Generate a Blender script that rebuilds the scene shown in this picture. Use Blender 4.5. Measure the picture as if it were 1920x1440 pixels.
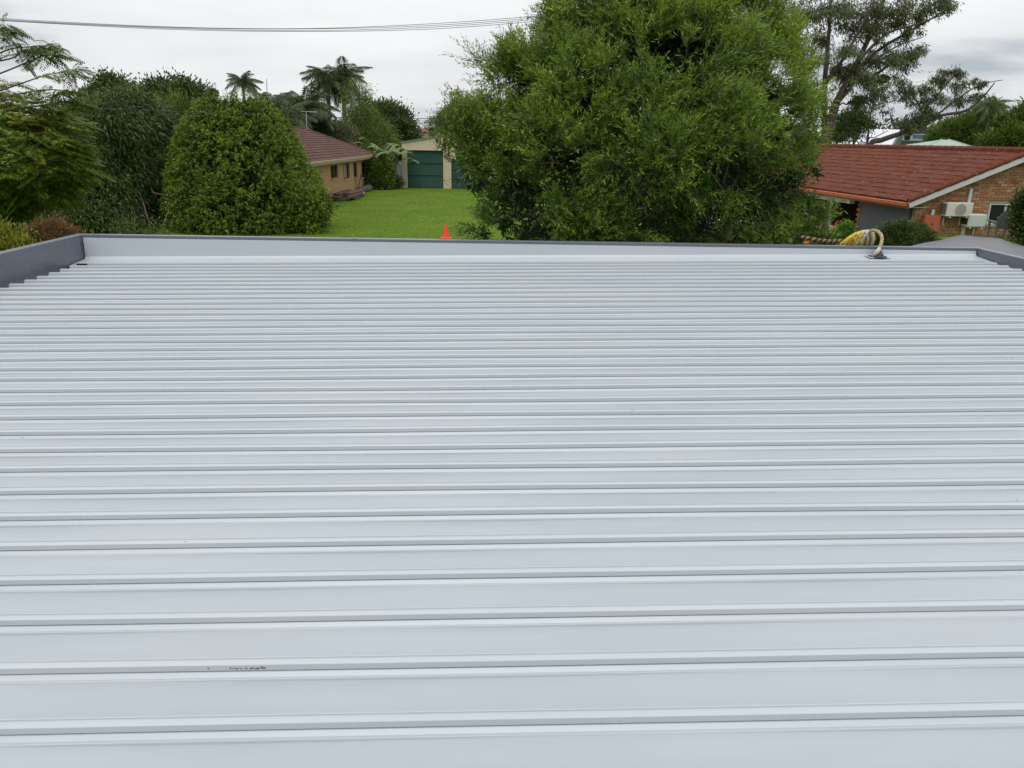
import bpy, math, random
import numpy as np
from mathutils import Vector, Matrix

for o in list(bpy.data.objects):
    bpy.data.objects.remove(o)
SC = bpy.context.scene
COL = SC.collection
R = math.radians
PI = math.pi

# ------------------------------------------------------------------ camera
CAM_H = 3.8
PITCH = math.atan(460 / 1440)
ROLL = 0.0194
FWD = np.array([0, math.cos(PITCH), -math.sin(PITCH)])
UP0 = np.array([0, math.sin(PITCH), math.cos(PITCH)])
RT0 = np.array([1.0, 0, 0])
RT = math.cos(ROLL) * RT0 + math.sin(ROLL) * UP0
UPV = -math.sin(ROLL) * RT0 + math.cos(ROLL) * UP0
CP = np.array([0, 0, CAM_H])
cam = bpy.data.cameras.new('camera')
cam.sensor_fit = 'HORIZONTAL'
cam.sensor_width = 36
cam.lens = 36 * 1440 / 1920
cam.clip_start = 0.05
cam.clip_end = 5000
camo = bpy.data.objects.new('camera', cam)
COL.objects.link(camo)
camo.matrix_world = Matrix(((RT[0], UPV[0], -FWD[0], CP[0]), (RT[1], UPV[1], -FWD[1], CP[1]),
                            (RT[2], UPV[2], -FWD[2], CP[2]), (0, 0, 0, 1)))
SC.camera = camo

# ------------------------------------------------------------------ sky and sun
SUN_EL, SUN_AZ = R(70), R(186)      # azimuth clockwise from +Y: high, a little behind the viewer
world = bpy.data.worlds.new('World')
SC.world = world
world.use_nodes = True
nt = world.node_tree
nt.nodes.clear()
def N(t, kind, **kw):
    n = t.nodes.new(kind)
    for k, v in kw.items():
        setattr(n, k, v)
    return n
out = N(nt, 'ShaderNodeOutputWorld')
bg = N(nt, 'ShaderNodeBackground')
bg.inputs['Strength'].default_value = 0.1
sky = N(nt, 'ShaderNodeTexSky')
sky.sky_type = 'NISHITA'
sky.sun_disc = False
sky.sun_elevation = SUN_EL
sky.sun_rotation = SUN_AZ
sky.air_density = 1.0
sky.dust_density = 2.0
tc = N(nt, 'ShaderNodeTexCoord')
sp = N(nt, 'ShaderNodeSeparateXYZ')
nt.links.new(tc.outputs['Generated'], sp.inputs[0])
def M(t, op, a, b=None, c=None):
    n = N(t, 'ShaderNodeMath', operation=op)
    for i, x in enumerate((a, b, c)):
        if x is None: continue
        if isinstance(x, (int, float)): n.inputs[i].default_value = x
        else: t.links.new(x, n.inputs[i])
    return n.outputs[0]
zz = M(nt, 'ADD', M(nt, 'MAXIMUM', sp.outputs[2], 0.0), 0.22)
cx = M(nt, 'DIVIDE', sp.outputs[0], zz)
cy = M(nt, 'DIVIDE', sp.outputs[1], zz)
cb = N(nt, 'ShaderNodeCombineXYZ')
nt.links.new(cx, cb.inputs[0]); nt.links.new(cy, cb.inputs[1])
def cloud_noise(scale, detail, off, dist=0.3, rough=0.55):
    mp = N(nt, 'ShaderNodeMapping')
    mp.inputs['Location'].default_value = off
    mp.inputs['Scale'].default_value = (1, 1.5, 1)
    nt.links.new(cb.outputs[0], mp.inputs[0])
    n = N(nt, 'ShaderNodeTexNoise')
    n.inputs['Scale'].default_value = scale
    n.inputs['Detail'].default_value = detail
    n.inputs['Roughness'].default_value = rough
    n.inputs['Distortion'].default_value = dist
    nt.links.new(mp.outputs[0], n.inputs['Vector'])
    return n.outputs['Fac']
n1 = cloud_noise(1.3, 5, (3.1, 1.7, 0), 0.1, 0.5)
n2 = cloud_noise(0.3, 2, (1.3, 0.0, 0), 0.0)
mixf = M(nt, 'ADD', M(nt, 'MULTIPLY', n1, 0.42), M(nt, 'MULTIPLY', n2, 0.58))
ramp = N(nt, 'ShaderNodeValToRGB')
cr = ramp.color_ramp
cr.elements[0].position = 0.41; cr.elements[0].color = (4.9, 5.35, 5.9, 1)
cr.elements[1].position = 0.62; cr.elements[1].color = (9.9, 9.95, 10.0, 1)
e = cr.elements.new(0.48); e.color = (8.5, 8.65, 8.85, 1)
nt.links.new(mixf, ramp.inputs[0])
mx = N(nt, 'ShaderNodeMix', data_type='RGBA')
mx.inputs['Factor'].default_value = 0.93
nt.links.new(sky.outputs[0], mx.inputs['A'])
# an overcast sky is brighter overhead than at the horizon
zf = M(nt, 'MULTIPLY_ADD', M(nt, 'MAXIMUM', sp.outputs[2], 0.0), 0.75, 0.93)
vm_ = N(nt, 'ShaderNodeVectorMath', operation='SCALE')
nt.links.new(ramp.outputs[0], vm_.inputs[0]); nt.links.new(zf, vm_.inputs['Scale'])
nt.links.new(vm_.outputs[0], mx.inputs['B'])
nt.links.new(mx.outputs['Result'], bg.inputs['Color'])
nt.links.new(bg.outputs[0], out.inputs[0])

sl = bpy.data.lights.new('sun', 'SUN')
sl.energy = 1.0
sl.angle = R(40)
sl.color = (1.0, 0.96, 0.9)
so = bpy.data.objects.new('sun', sl)
COL.objects.link(so)
sd = Vector((math.cos(SUN_EL) * math.sin(SUN_AZ), math.cos(SUN_EL) * math.cos(SUN_AZ), math.sin(SUN_EL)))
so.rotation_euler = sd.to_track_quat('Z', 'Y').to_euler()
so.location = (0, 0, 30)

SC.render.engine = 'CYCLES'
SC.view_settings.view_transform = 'Standard'
SC.view_settings.look = 'None'
SC.view_settings.exposure = 0.0
SC.view_settings.gamma = 1.0
SC.view_settings.use_curve_mapping = False
SC.cycles.use_denoising = True
SC.cycles.max_bounces = 6
SC.cycles.transparent_max_bounces = 8

# ------------------------------------------------------------------ picture point -> place in the world
def ray(u, v):
    return FWD + (u - 960) / 1440 * RT + (720 - v) / 1440 * UPV
def at(u, v, y):                     # the point seen at (u, v) that stands y metres ahead
    r = ray(u, v); return CP + r * y / r[1]
def onz(u, v, z):
    r = ray(u, v); return CP + r * (z - CAM_H) / r[2]
def onx(u, v, x):
    r = ray(u, v); return CP + r * x / r[0]
def pxm(y):                          # metres for one pixel at distance y
    return y * 0.96 / 1440

# ------------------------------------------------------------------ materials
def new_mat(name):
    m = bpy.data.materials.new(name)
    m.use_nodes = True
    t = m.node_tree
    return m, t, t.nodes['Principled BSDF']
def lk(t, a, b): t.links.new(a, b)
def mat(name, c1, c2=None, scale=6.0, rough=0.7, bump=0.0, bscale=None, metal=0.0, spec=0.5, stretch=None, detail=5):
    """two tones mixed by noise in object space, with fine relief"""
    m, t, b = new_mat(name)
    b.inputs['Roughness'].default_value = rough
    b.inputs['Metallic'].default_value = metal
    b.inputs['Specular IOR Level'].default_value = spec
    if c2 is None:
        c2 = tuple(x * 0.86 for x in c1)
    tcn = N(t, 'ShaderNodeTexCoord')
    mp = N(t, 'ShaderNodeMapping')
    if stretch: mp.inputs['Scale'].default_value = stretch
    lk(t, tcn.outputs['Object'], mp.inputs[0])
    n = N(t, 'ShaderNodeTexNoise')
    n.inputs['Scale'].default_value = scale
    n.inputs['Detail'].default_value = detail
    n.inputs['Roughness'].default_value = 0.6
    lk(t, mp.outputs[0], n.inputs['Vector'])
    r = N(t, 'ShaderNodeValToRGB')
    r.color_ramp.elements[0].position = 0.33; r.color_ramp.elements[0].color = (*c1, 1)
    r.color_ramp.elements[1].position = 0.67; r.color_ramp.elements[1].color = (*c2, 1)
    lk(t, n.outputs['Fac'], r.inputs[0])
    lk(t, r.outputs[0], b.inputs['Base Color'])
    if bump:
        n2 = N(t, 'ShaderNodeTexNoise')
        n2.inputs['Scale'].default_value = bscale or scale * 4
        n2.inputs['Detail'].default_value = 4
        lk(t, mp.outputs[0], n2.inputs['Vector'])
        bp = N(t, 'ShaderNodeBump')
        bp.inputs['Strength'].default_value = bump
        bp.inputs['Distance'].default_value = 0.02
        lk(t, n2.outputs['Fac'], bp.inputs['Height'])
        lk(t, bp.outputs[0], b.inputs['Normal'])
    return m
def leaf_mat(name, dark, mid, light, rough=0.5, trans=0.25, spec=0.35):
    """colour from each leaf's own tint attribute"""
    m, t, b = new_mat(name)
    a = N(t, 'ShaderNodeAttribute'); a.attribute_name = 'tint'
    r = N(t, 'ShaderNodeValToRGB')
    r.color_ramp.elements[0].position = 0.05; r.color_ramp.elements[0].color = (*dark, 1)
    r.color_ramp.elements[1].position = 0.95; r.color_ramp.elements[1].color = (*light, 1)
    e = r.color_ramp.elements.new(0.5); e.color = (*mid, 1)
    lk(t, a.outputs['Fac'], r.inputs[0])
    lk(t, r.outputs[0], b.inputs['Base Color'])
    b.inputs['Roughness'].default_value = rough
    b.inputs['Specular IOR Level'].default_value = spec
    tr = N(t, 'ShaderNodeBsdfTranslucent')
    lk(t, r.outputs[0], tr.inputs['Color'])
    ms = N(t, 'ShaderNodeMixShader'); ms.inputs[0].default_value = trans
    lk(t, b.outputs[0], ms.inputs[1]); lk(t, tr.outputs[0], ms.inputs[2])
    lk(t, ms.outputs[0], t.nodes['Material Output'].inputs['Surface'])
    return m
def tint_mat(name, colors, rough=0.8, bump=0.3, bscale=60, spec=0.3, lichen=0.0):
    """each object (brick, tile) takes its own tone from Object Info random, plus noise"""
    m, t, b = new_mat(name)
    oi = N(t, 'ShaderNodeObjectInfo')
    r = N(t, 'ShaderNodeValToRGB')
    els = r.color_ramp.elements
    k = len(colors)
    els[0].position = 0; els[0].color = (*colors[0], 1)
    els[1].position = 1; els[1].color = (*colors[-1], 1)
    for i in range(1, k - 1):
        e = els.new(i / (k - 1)); e.color = (*colors[i], 1)
    at_ = N(t, 'ShaderNodeAttribute'); at_.attribute_name = 'tint'
    sm = M(t, 'FRACT', M(t, 'ADD', oi.outputs['Random'], at_.outputs['Fac']))
    lk(t, sm, r.inputs[0])
    tcn = N(t, 'ShaderNodeTexCoord')
    gp = N(t, 'ShaderNodeNewGeometry')
    n = N(t, 'ShaderNodeTexNoise'); n.inputs['Scale'].default_value = 3.0; n.inputs['Detail'].default_value = 6
    lk(t, gp.outputs['Position'], n.inputs['Vector'])
    n3 = N(t, 'ShaderNodeTexNoise'); n3.inputs['Scale'].default_value = bscale; n3.inputs['Detail'].default_value = 3
    lk(t, gp.outputs['Position'], n3.inputs['Vector'])
    mul = N(t, 'ShaderNodeMix', data_type='RGBA', blend_type='MULTIPLY')
    mul.inputs['Factor'].default_value = 1.0
    lk(t, r.outputs[0], mul.inputs['A'])
    g = M(t, 'ADD', M(t, 'ADD', M(t, 'MULTIPLY', n.outputs['Fac'], 0.5), M(t, 'MULTIPLY', n3.outputs['Fac'], 0.5)), 0.5)
    cmb = N(t, 'ShaderNodeCombineColor')
    for i in range(3): lk(t, g, cmb.inputs[i])
    lk(t, cmb.outputs[0], mul.inputs['B'])
    colo = mul.outputs['Result']
    if lichen:
        vo = N(t, 'ShaderNodeTexVoronoi'); vo.inputs['Scale'].default_value = 4.0
        lk(t, gp.outputs['Position'], vo.inputs['Vector'])
        nq = N(t, 'ShaderNodeTexNoise'); nq.inputs['Scale'].default_value = 0.9; nq.inputs['Detail'].default_value = 4
        lk(t, gp.outputs['Position'], nq.inputs['Vector'])
        sp_ = M(t, 'LESS_THAN', vo.outputs['Distance'], M(t, 'MULTIPLY', nq.outputs['Fac'], 0.30))
        ml = N(t, 'ShaderNodeMix', data_type='RGBA'); lk(t, M(t, 'MULTIPLY', sp_, lichen), ml.inputs['Factor'])
        lk(t, colo, ml.inputs['A']); ml.inputs['B'].default_value = (0.36, 0.30, 0.25, 1)
        m3 = N(t, 'ShaderNodeMix', data_type='RGBA'); rr3 = N(t, 'ShaderNodeMapRange'); rr3.inputs['From Min'].default_value = 0.45; rr3.inputs['From Max'].default_value = 0.75
        lk(t, nq.outputs['Fac'], rr3.inputs['Value']); lk(t, M(t, 'MULTIPLY', rr3.outputs[0], 0.3), m3.inputs['Factor'])
        lk(t, ml.outputs['Result'], m3.inputs['A']); m3.inputs['B'].default_value = (0.075, 0.05, 0.042, 1)
        colo = m3.outputs['Result']
    lk(t, colo, b.inputs['Base Color'])
    b.inputs['Roughness'].default_value = rough
    b.inputs['Specular IOR Level'].default_value = spec
    bp = N(t, 'ShaderNodeBump'); bp.inputs['Strength'].default_value = bump; bp.inputs['Distance'].default_value = 0.01
    lk(t, n3.outputs['Fac'], bp.inputs['Height']); lk(t, bp.outputs[0], b.inputs['Normal'])
    return m
MT = {}

# ------------------------------------------------------------------ object helpers
ORG = {}
def tag(o, label=None, cat=None, group=None, kind=None):
    if label: o['label'] = label
    if cat: o['category'] = cat
    if group: o['group'] = group
    if kind: o['kind'] = kind
    return o
def thing(name, label, cat, loc=(0, 0, 0), rotz=0.0, group=None):
    o = bpy.data.objects.new(name, None)
    o.empty_display_size = 0.2
    COL.objects.link(o)
    o.location = [float(x) for x in loc]
    o.rotation_euler = (0, 0, rotz)
    ORG[o.name] = np.array([float(x) for x in loc])
    return tag(o, label, cat, group)
def link_mesh(name, me, m, parent=None, local=False, smooth=False):
    if m is not None:
        me.materials.append(m)
    o = bpy.data.objects.new(name, me)
    COL.objects.link(o)
    if parent is not None:
        o.parent = parent
        ORG[o.name] = ORG.get(parent.name, np.zeros(3))
    else:
        ORG[o.name] = np.zeros(3)
    if smooth:
        me.polygons.foreach_set('use_smooth', np.ones(len(me.polygons), dtype=bool))
    return o
class MB:
    """collects shapes, becomes one mesh object"""
    def __init__(s): s.v = []; s.f = []
    def quad(s, *pts):
        n = len(s.v); s.v += [tuple(map(float, p)) for p in pts]; s.f.append(tuple(range(n, n + len(pts)))); return s
    def box(s, x0, x1, y0, y1, z0, z1):
        n = len(s.v)
        s.v += [(x0, y0, z0), (x1, y0, z0), (x1, y1, z0), (x0, y1, z0), (x0, y0, z1), (x1, y0, z1), (x1, y1, z1), (x0, y1, z1)]
        for q in ((0, 3, 2, 1), (4, 5, 6, 7), (0, 1, 5, 4), (1, 2, 6, 5), (2, 3, 7, 6), (3, 0, 4, 7)):
            s.f.append(tuple(n + i for i in q))
        return s
    def bbox(s, x0, x1, y0, y1, z0, z1, b=0.01):
        """box with chamfered edges"""
        n = len(s.v)
        pts = {}
        for i, (xa, sx) in enumerate(((x0, 1), (x1, -1))):
            for j, (ya, sy) in enumerate(((y0, 1), (y1, -1))):
                for k, (za, sz) in enumerate(((z0, 1), (z1, -1))):
                    for a in range(3):
                        p = [xa + sx * b, ya + sy * b, za + sz * b]
                        p[a] = (xa, ya, za)[a]
                        pts[(i, j, k, a)] = len(s.v); s.v.append(tuple(p))
        for a in range(3):
            o1, o2 = [q for q in range(3) if q != a]
            for sd_ in range(2):
                idx = []
                for (p, q) in ((0, 0), (1, 0), (1, 1), (0, 1)):
                    c = [0, 0, 0]; c[a] = sd_; c[o1] = p; c[o2] = q
                    idx.append(pts[(*c, a)])
                if (sd_ == 0) == (a != 1): idx = idx[::-1]
                s.f.append(tuple(idx))
        for a in range(3):
            o1, o2 = [q for q in range(3) if q != a]
            for p in range(2):
                for q in range(2):
                    c0 = [0, 0, 0]; c0[o1] = p; c0[o2] = q
                    c1 = list(c0); c0[a] = 0; c1[a] = 1
                    s.f.append((pts[(*c0, o1)], pts[(*c1, o1)], pts[(*c1, o2)], pts[(*c0, o2)]))
        for i in range(2):
            for j in range(2):
                for k in range(2):
                    s.f.append((pts[(i, j, k, 0)], pts[(i, j, k, 1)], pts[(i, j, k, 2)]))
        return s
    def obox(s, c, ax, ay, az, hx, hy, hz):
        c, ax, ay, az = [np.array(q, float) for q in (c, ax, ay, az)]
        n = len(s.v)
        for dz in (-1, 1):
            for dx, dy in ((-1, -1), (1, -1), (1, 1), (-1, 1)):
                s.v.append(tuple(c + ax * hx * dx + ay * hy * dy + az * hz * dz))
        for q in ((0, 3, 2, 1), (4, 5, 6, 7), (0, 1, 5, 4), (1, 2, 6, 5), (2, 3, 7, 6), (3, 0, 4, 7)):
            s.f.append(tuple(n + i for i in q))
        return s
    def bar(s, p, q, w, h=None):
        p = np.array(p, float); q = np.array(q, float); d = q - p; L = np.linalg.norm(d); d /= L
        a = np.cross(d, (0, 0, 1.0))
        if np.linalg.norm(a) < 1e-3: a = np.array([1.0, 0, 0])
        a /= np.linalg.norm(a); b = np.cross(a, d)
        return s.obox((p + q) / 2, d, a, b, L / 2, w / 2, (h or w) / 2)
    def tube(s, pts, rad, sides=8, cap=True):
        pts = [np.array(p, float) for p in pts]
        k = len(pts)
        if not hasattr(rad, '__len__'): rad = [rad] * k
        n0 = len(s.v)
        ref = None
        for i in range(k):
            d = pts[min(i + 1, k - 1)] - pts[max(i - 1, 0)]
            d = d / (np.linalg.norm(d) + 1e-9)
            if ref is None:
                ref = np.cross(d, (0.3, 0.9, 0.1)); 
            a = ref - d * (ref @ d)
            if np.linalg.norm(a) < 1e-4: a = np.cross(d, (1, 0.2, 0.4))
            a /= np.linalg.norm(a); ref = a
            b = np.cross(d, a)
            for j in range(sides):
                t = 2 * PI * j / sides
                s.v.append(tuple(pts[i] + rad[i] * (math.cos(t) * a + math.sin(t) * b)))
        for i in range(k - 1):
            for j in range(sides):
                p = n0 + i * sides + j; q = n0 + i * sides + (j + 1) % sides
                s.f.append((p, q, q + sides, p + sides))
        if cap:
            s.f.append(tuple(n0 + j for j in range(sides))[::-1])
            s.f.append(tuple(n0 + (k - 1) * sides + j for j in range(sides)))
        return s
    def lathe(s, c, prof, sides=16):
        n0 = len(s.v)
        for (r, z) in prof:
            for j in range(sides):
                t = 2 * PI * j / sides
                s.v.append((c[0] + r * math.cos(t), c[1] + r * math.sin(t), c[2] + z))
        for i in range(len(prof) - 1):
            for j in range(sides):
                p = n0 + i * sides + j; q = n0 + i * sides + (j + 1) % sides
                s.f.append((p, q, q + sides, p + sides))
        s.f.append(tuple(n0 + j for j in range(sides))[::-1])
        s.f.append(tuple(n0 + (len(prof) - 1) * sides + j for j in range(sides)))
        return s
    def mesh(s, name, off=None):
        me = bpy.data.meshes.new(name)
        v = s.v
        if off is not None and np.any(off):
            v = (np.array(v) - off).tolist()
        me.from_pydata(v, [], s.f)
        me.update()
        return me
    def build(s, name, m, parent=None, local=False, smooth=False):
        off = None
        if parent is not None and not local:
            off = ORG.get(parent.name)
        return link_mesh(name, s.mesh(name, off), m, parent, smooth=smooth)

# ------------------------------------------------------------------ foliage helpers
def unit(a):
    return a / (np.linalg.norm(a, axis=-1, keepdims=True) + 1e-9)
def rnd_dir(rng, n):
    return unit(rng.normal(size=(n, 3)))
def quads_object(name, V, tint, m, parent, per=4):
    """V: (n, per, 3) faces, one tint each; linked as one mesh object"""
    n = len(V)
    off = ORG.get(parent.name, np.zeros(3)) if parent is not None else np.zeros(3)
    me = bpy.data.meshes.new(name)
    me.vertices.add(n * per)
    me.vertices.foreach_set('co', (V - off).astype(np.float32).ravel())
    me.loops.add(n * per)
    me.loops.foreach_set('vertex_index', np.arange(n * per, dtype=np.int32))
    me.polygons.add(n)
    me.polygons.foreach_set('loop_start', np.arange(0, n * per, per, dtype=np.int32))
    me.polygons.foreach_set('loop_total', np.full(n, per, dtype=np.int32))
    me.update(calc_edges=True)
    a = me.attributes.new('tint', 'FLOAT', 'FACE')
    a.data.foreach_set('value', np.clip(tint, 0, 1).astype(np.float32))
    return link_mesh(name, me, m, parent)
def leaves(P, Dn, L, W, rng, droop=0.0, flat=None, broad=0.5):
    """rhombic leaves from base point P along Dn"""
    n = len(P)
    L = np.broadcast_to(np.asarray(L, float), (n,))[:, None]
    W = np.broadcast_to(np.asarray(W, float), (n,))[:, None]
    ref = rnd_dir(rng, n) if flat is None else unit(np.asarray(flat) + 0.35 * rnd_dir(rng, n))
    S = unit(np.cross(Dn, ref))
    nm = np.cross(S, Dn)
    mid = P + Dn * L * broad + nm * L * 0.05
    tip = P + Dn * L
    tip[:, 2] -= (droop * L[:, 0])
    return np.stack([P, mid - S * W / 2, tip, mid + S * W / 2], axis=1)
def lobes_px(lst):
    """(u, v, distance, radius in pixels[, squash]) -> centres and radii in metres"""
    out = []
    for q in lst:
        c = at(q[0], q[1], q[2]); r = q[3] * pxm(q[2])
        out.append((c, np.array([r, r, r * (q[4] if len(q) > 4 else 1.0)])))
    return out
def shell_points(rng, lobes, n, rin=0.7, power=0.5, cull=0.72, zmin=None):
    """points near the outside of a union of ellipsoids with the outward direction there"""
    w = np.array([np.prod(r) ** (2 / 3) for c, r in lobes]); w /= w.sum()
    k = rng.choice(len(lobes), size=int(n * 1.7), p=w)
    Cn = np.array([c for c, r in lobes])[k]; Rr = np.array([r for c, r in lobes])[k]
    d = rnd_dir(rng, len(k))
    f = (rin + (1 - rin) * rng.random(len(k)) ** power)[:, None]
    P = Cn + d * Rr * f
    keep = np.ones(len(k), bool)
    for i, (c, r) in enumerate(lobes):
        q = np.linalg.norm((P - c) / r, axis=1)
        keep &= (q > cull) | (k == i)
    if zmin is not None: keep &= P[:, 2] > zmin
    P = P[keep][:n]; d = d[keep][:n]
    return P, d
def clump_crown(rng, lobes, ncl, per, rc, L, W, rin=0.6, out_b=0.6, up=0.15, droop=0.0, zmin=None, tvar=0.35, power=0.6, cull=0.7, flatc=1.0):
    """leaves gathered in clumps over a union of lobes"""
    P, d = shell_points(rng, lobes, ncl, rin, power, cull, zmin)
    m = len(P)
    tcl = 0.5 + tvar * rng.normal(size=m) * 0.6
    idx = np.repeat(np.arange(m), per)
    n = len(idx)
    g = rng.normal(size=(n, 3)) * rc * np.array([1, 1, flatc]) * (0.6 + 0.8 * rng.random((m,)))[idx][:, None]
    Q = P[idx] + g
    Dn = unit(d[idx] * out_b + unit(g) * 0.5 + rnd_dir(rng, n) * 0.6 + np.array([0, 0, up]))
    V = leaves(Q, Dn, L * (0.7 + 0.6 * rng.random(n)), W * (0.7 + 0.6 * rng.random(n)), rng, droop)
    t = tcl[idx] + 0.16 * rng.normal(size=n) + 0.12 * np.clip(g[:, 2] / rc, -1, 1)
    return V, t, P
def limb(mb, rng, a, b, r0, r1, wob=0.08, seg=6, sides=7, bow=0.0):
    a = np.array(a, float); b = np.array(b, float)
    L = np.linalg.norm(b - a)
    pts = []; rr = []
    for i in range(seg + 1):
        t = i / seg
        p = a + (b - a) * t + rng.normal(size=3) * wob * L * (math.sin(PI * t)) * 0.5
        p[2] += bow * L * math.sin(PI * t)
        pts.append(p); rr.append(r0 + (r1 - r0) * t ** 0.8)
    mb.tube(pts, rr, sides)
    return pts
def ss(a, b, x):
    t = min(1.0, max(0.0, (x - a) / (b - a))); return t * t * (3 - 2 * t)
def ss_np(a, b, x):
    t = np.clip((x - a) / (b - a), 0, 1); return t * t * (3 - 2 * t)

# ================================================================== SETTING: ground
def ground_z(x, y):
    x = np.asarray(x, float); y = np.asarray(y, float)
    sx = ss_np(8.3, 11.0, x)
    rise = 1.5 * ss_np(11.0, 21.3, y)
    back = 1 - ss_np(21.6, 23.2, y)
    low = -0.2 * ss_np(21.6, 23.2, y)
    return sx * (rise * back + low)
def grass_ground_mat():
    m, t, b = new_mat('lawn_ground')
    gp = N(t, 'ShaderNodeNewGeometry')
    def nz(s, d, rough=0.6):
        n = N(t, 'ShaderNodeTexNoise'); n.inputs['Scale'].default_value = s; n.inputs['Detail'].default_value = d
        n.inputs['Roughness'].default_value = rough
        lk(t, gp.outputs['Position'], n.inputs['Vector']); return n.outputs['Fac']
    f = M(t, 'ADD', M(t, 'MULTIPLY', nz(0.35, 4), 0.6), M(t, 'MULTIPLY', nz(9, 5, 0.75), 0.4))
    r = N(t, 'ShaderNodeValToRGB')
    r.color_ramp.elements[0].position = 0.36; r.color_ramp.elements[0].color = (0.076, 0.150, 0.012, 1)
    r.color_ramp.elements[1].position = 0.66; r.color_ramp.elements[1].color = (0.138, 0.210, 0.018, 1)
    lk(t, f, r.inputs[0])
    wm = N(t, 'ShaderNodeMix', data_type='RGBA'); wr_ = N(t, 'ShaderNodeMapRange')
    wr_.inputs['From Min'].default_value = 0.52; wr_.inputs['From Max'].default_value = 0.72
    lk(t, nz(0.22, 5, 0.65), wr_.inputs['Value']); lk(t, M(t, 'MULTIPLY', wr_.outputs[0], 0.65), wm.inputs['Factor'])
    lk(t, r.outputs[0], wm.inputs['A']); wm.inputs['B'].default_value = (0.150, 0.145, 0.035, 1)
    lk(t, wm.outputs['Result'], b.inputs['Base Color'])
    b.inputs['Roughness'].default_value = 0.95
    b.inputs['Specular IOR Level'].default_value = 0.1
    bp = N(t, 'ShaderNodeBump'); bp.inputs['Strength'].default_value = 0.6; bp.inputs['Distance'].default_value = 0.05
    lk(t, nz(25, 4), bp.inputs['Height']); lk(t, bp.outputs[0], b.inputs['Normal'])
    return m
MT['lawn'] = grass_ground_mat()
gx = np.concatenate([[-2500, -800, -300, -120, -60], np.arange(-40, 46, 1.0), [60, 120, 300, 800, 2500]])
gy = np.concatenate([[-400, -100, -30, -10], np.arange(0, 80, 1.0), [90, 120, 200, 400, 900, 3000]])
GX, GY = np.meshgrid(gx, gy)
gv = np.stack([GX, GY, ground_z(GX, GY)], -1).reshape(-1, 3)
nx = len(gx)
gf = [(j * nx + i, j * nx + i + 1, (j + 1) * nx + i + 1, (j + 1) * nx + i) for j in range(len(gy) - 1) for i in range(nx - 1)]
me = bpy.data.meshes.new('ground'); me.from_pydata(gv.tolist(), [], gf); me.update()
g_ = link_mesh('ground', me, MT['lawn'], smooth=True); tag(g_, kind='structure')

MT['path'] = mat('path_gravel', (0.20, 0.19, 0.18), (0.13, 0.125, 0.12), 14, 0.95, 0.5)
mb = MB()
for i in range(12):
    x0 = -60 + i * 3.4; x1 = x0 + 3.4
    mb.quad((x0, 34.5, 0.006), (x1, 34.5, 0.006), (x1, 37.2, 0.006), (x0, 37.2, 0.006))
tag(mb.build('path', MT['path']), kind='structure')
MT['concrete'] = mat('concrete_drive', (0.30, 0.29, 0.27), (0.22, 0.215, 0.2), 3, 0.9, 0.3)
mb = MB(); mb.box(7.4, 12.1, 26.5, 45, -0.25, 0.012)
tag(mb.build('driveway', MT['concrete']), kind='structure')

# short blades over the lawn
rng = np.random.default_rng(5)
n = 90000
gxx = rng.uniform(-12, 5.5, n); gyy = 25 + 38 * rng.random(n) ** 1.2
keep = ~((gxx < -11.1) & (gyy > 38))
gxx = gxx[keep]; gyy = gyy[keep]; n = len(gxx)
P = np.stack([gxx, gyy, np.zeros(n)], 1)
Dn = unit(rng.normal(size=(n, 3)) * np.array([0.6, 0.6, 0.15]) + np.array([0, 0, 0.8]))
n2_ = 40000
bx = rng.uniform(8.5, 22, n2_); by = rng.uniform(12, 22.2, n2_)
P2 = np.stack([bx, by, ground_z(bx, by) - 0.01], 1)
D2 = unit(rng.normal(size=(n2_, 3)) * np.array([0.6, 0.6, 0.15]) + np.array([0, 0, 0.8]))
P = np.concatenate([P, P2]); Dn = np.concatenate([Dn, D2])
V = leaves(P, Dn, rng.uniform(0.02, 0.05, len(P)), rng.uniform(0.012, 0.028, len(P)), rng, 0.1)
patch = 0.5 + 0.32 * np.sin(P[:, 0] * 0.9 + 1.3 * np.sin(P[:, 1] * 0.5)) * np.sin(P[:, 1] * 0.6)
MT['grass'] = leaf_mat('grass_blades', (0.080, 0.146, 0.015), (0.114, 0.180, 0.019), (0.155, 0.210, 0.025), 0.7, 0.3, 0.2)
tag(quads_object('grass', V, patch + 0.2 * rng.normal(size=len(P)), MT['grass'], None),
    'short green lawn grass beyond the metal roof', 'grass', kind='stuff')

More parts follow.
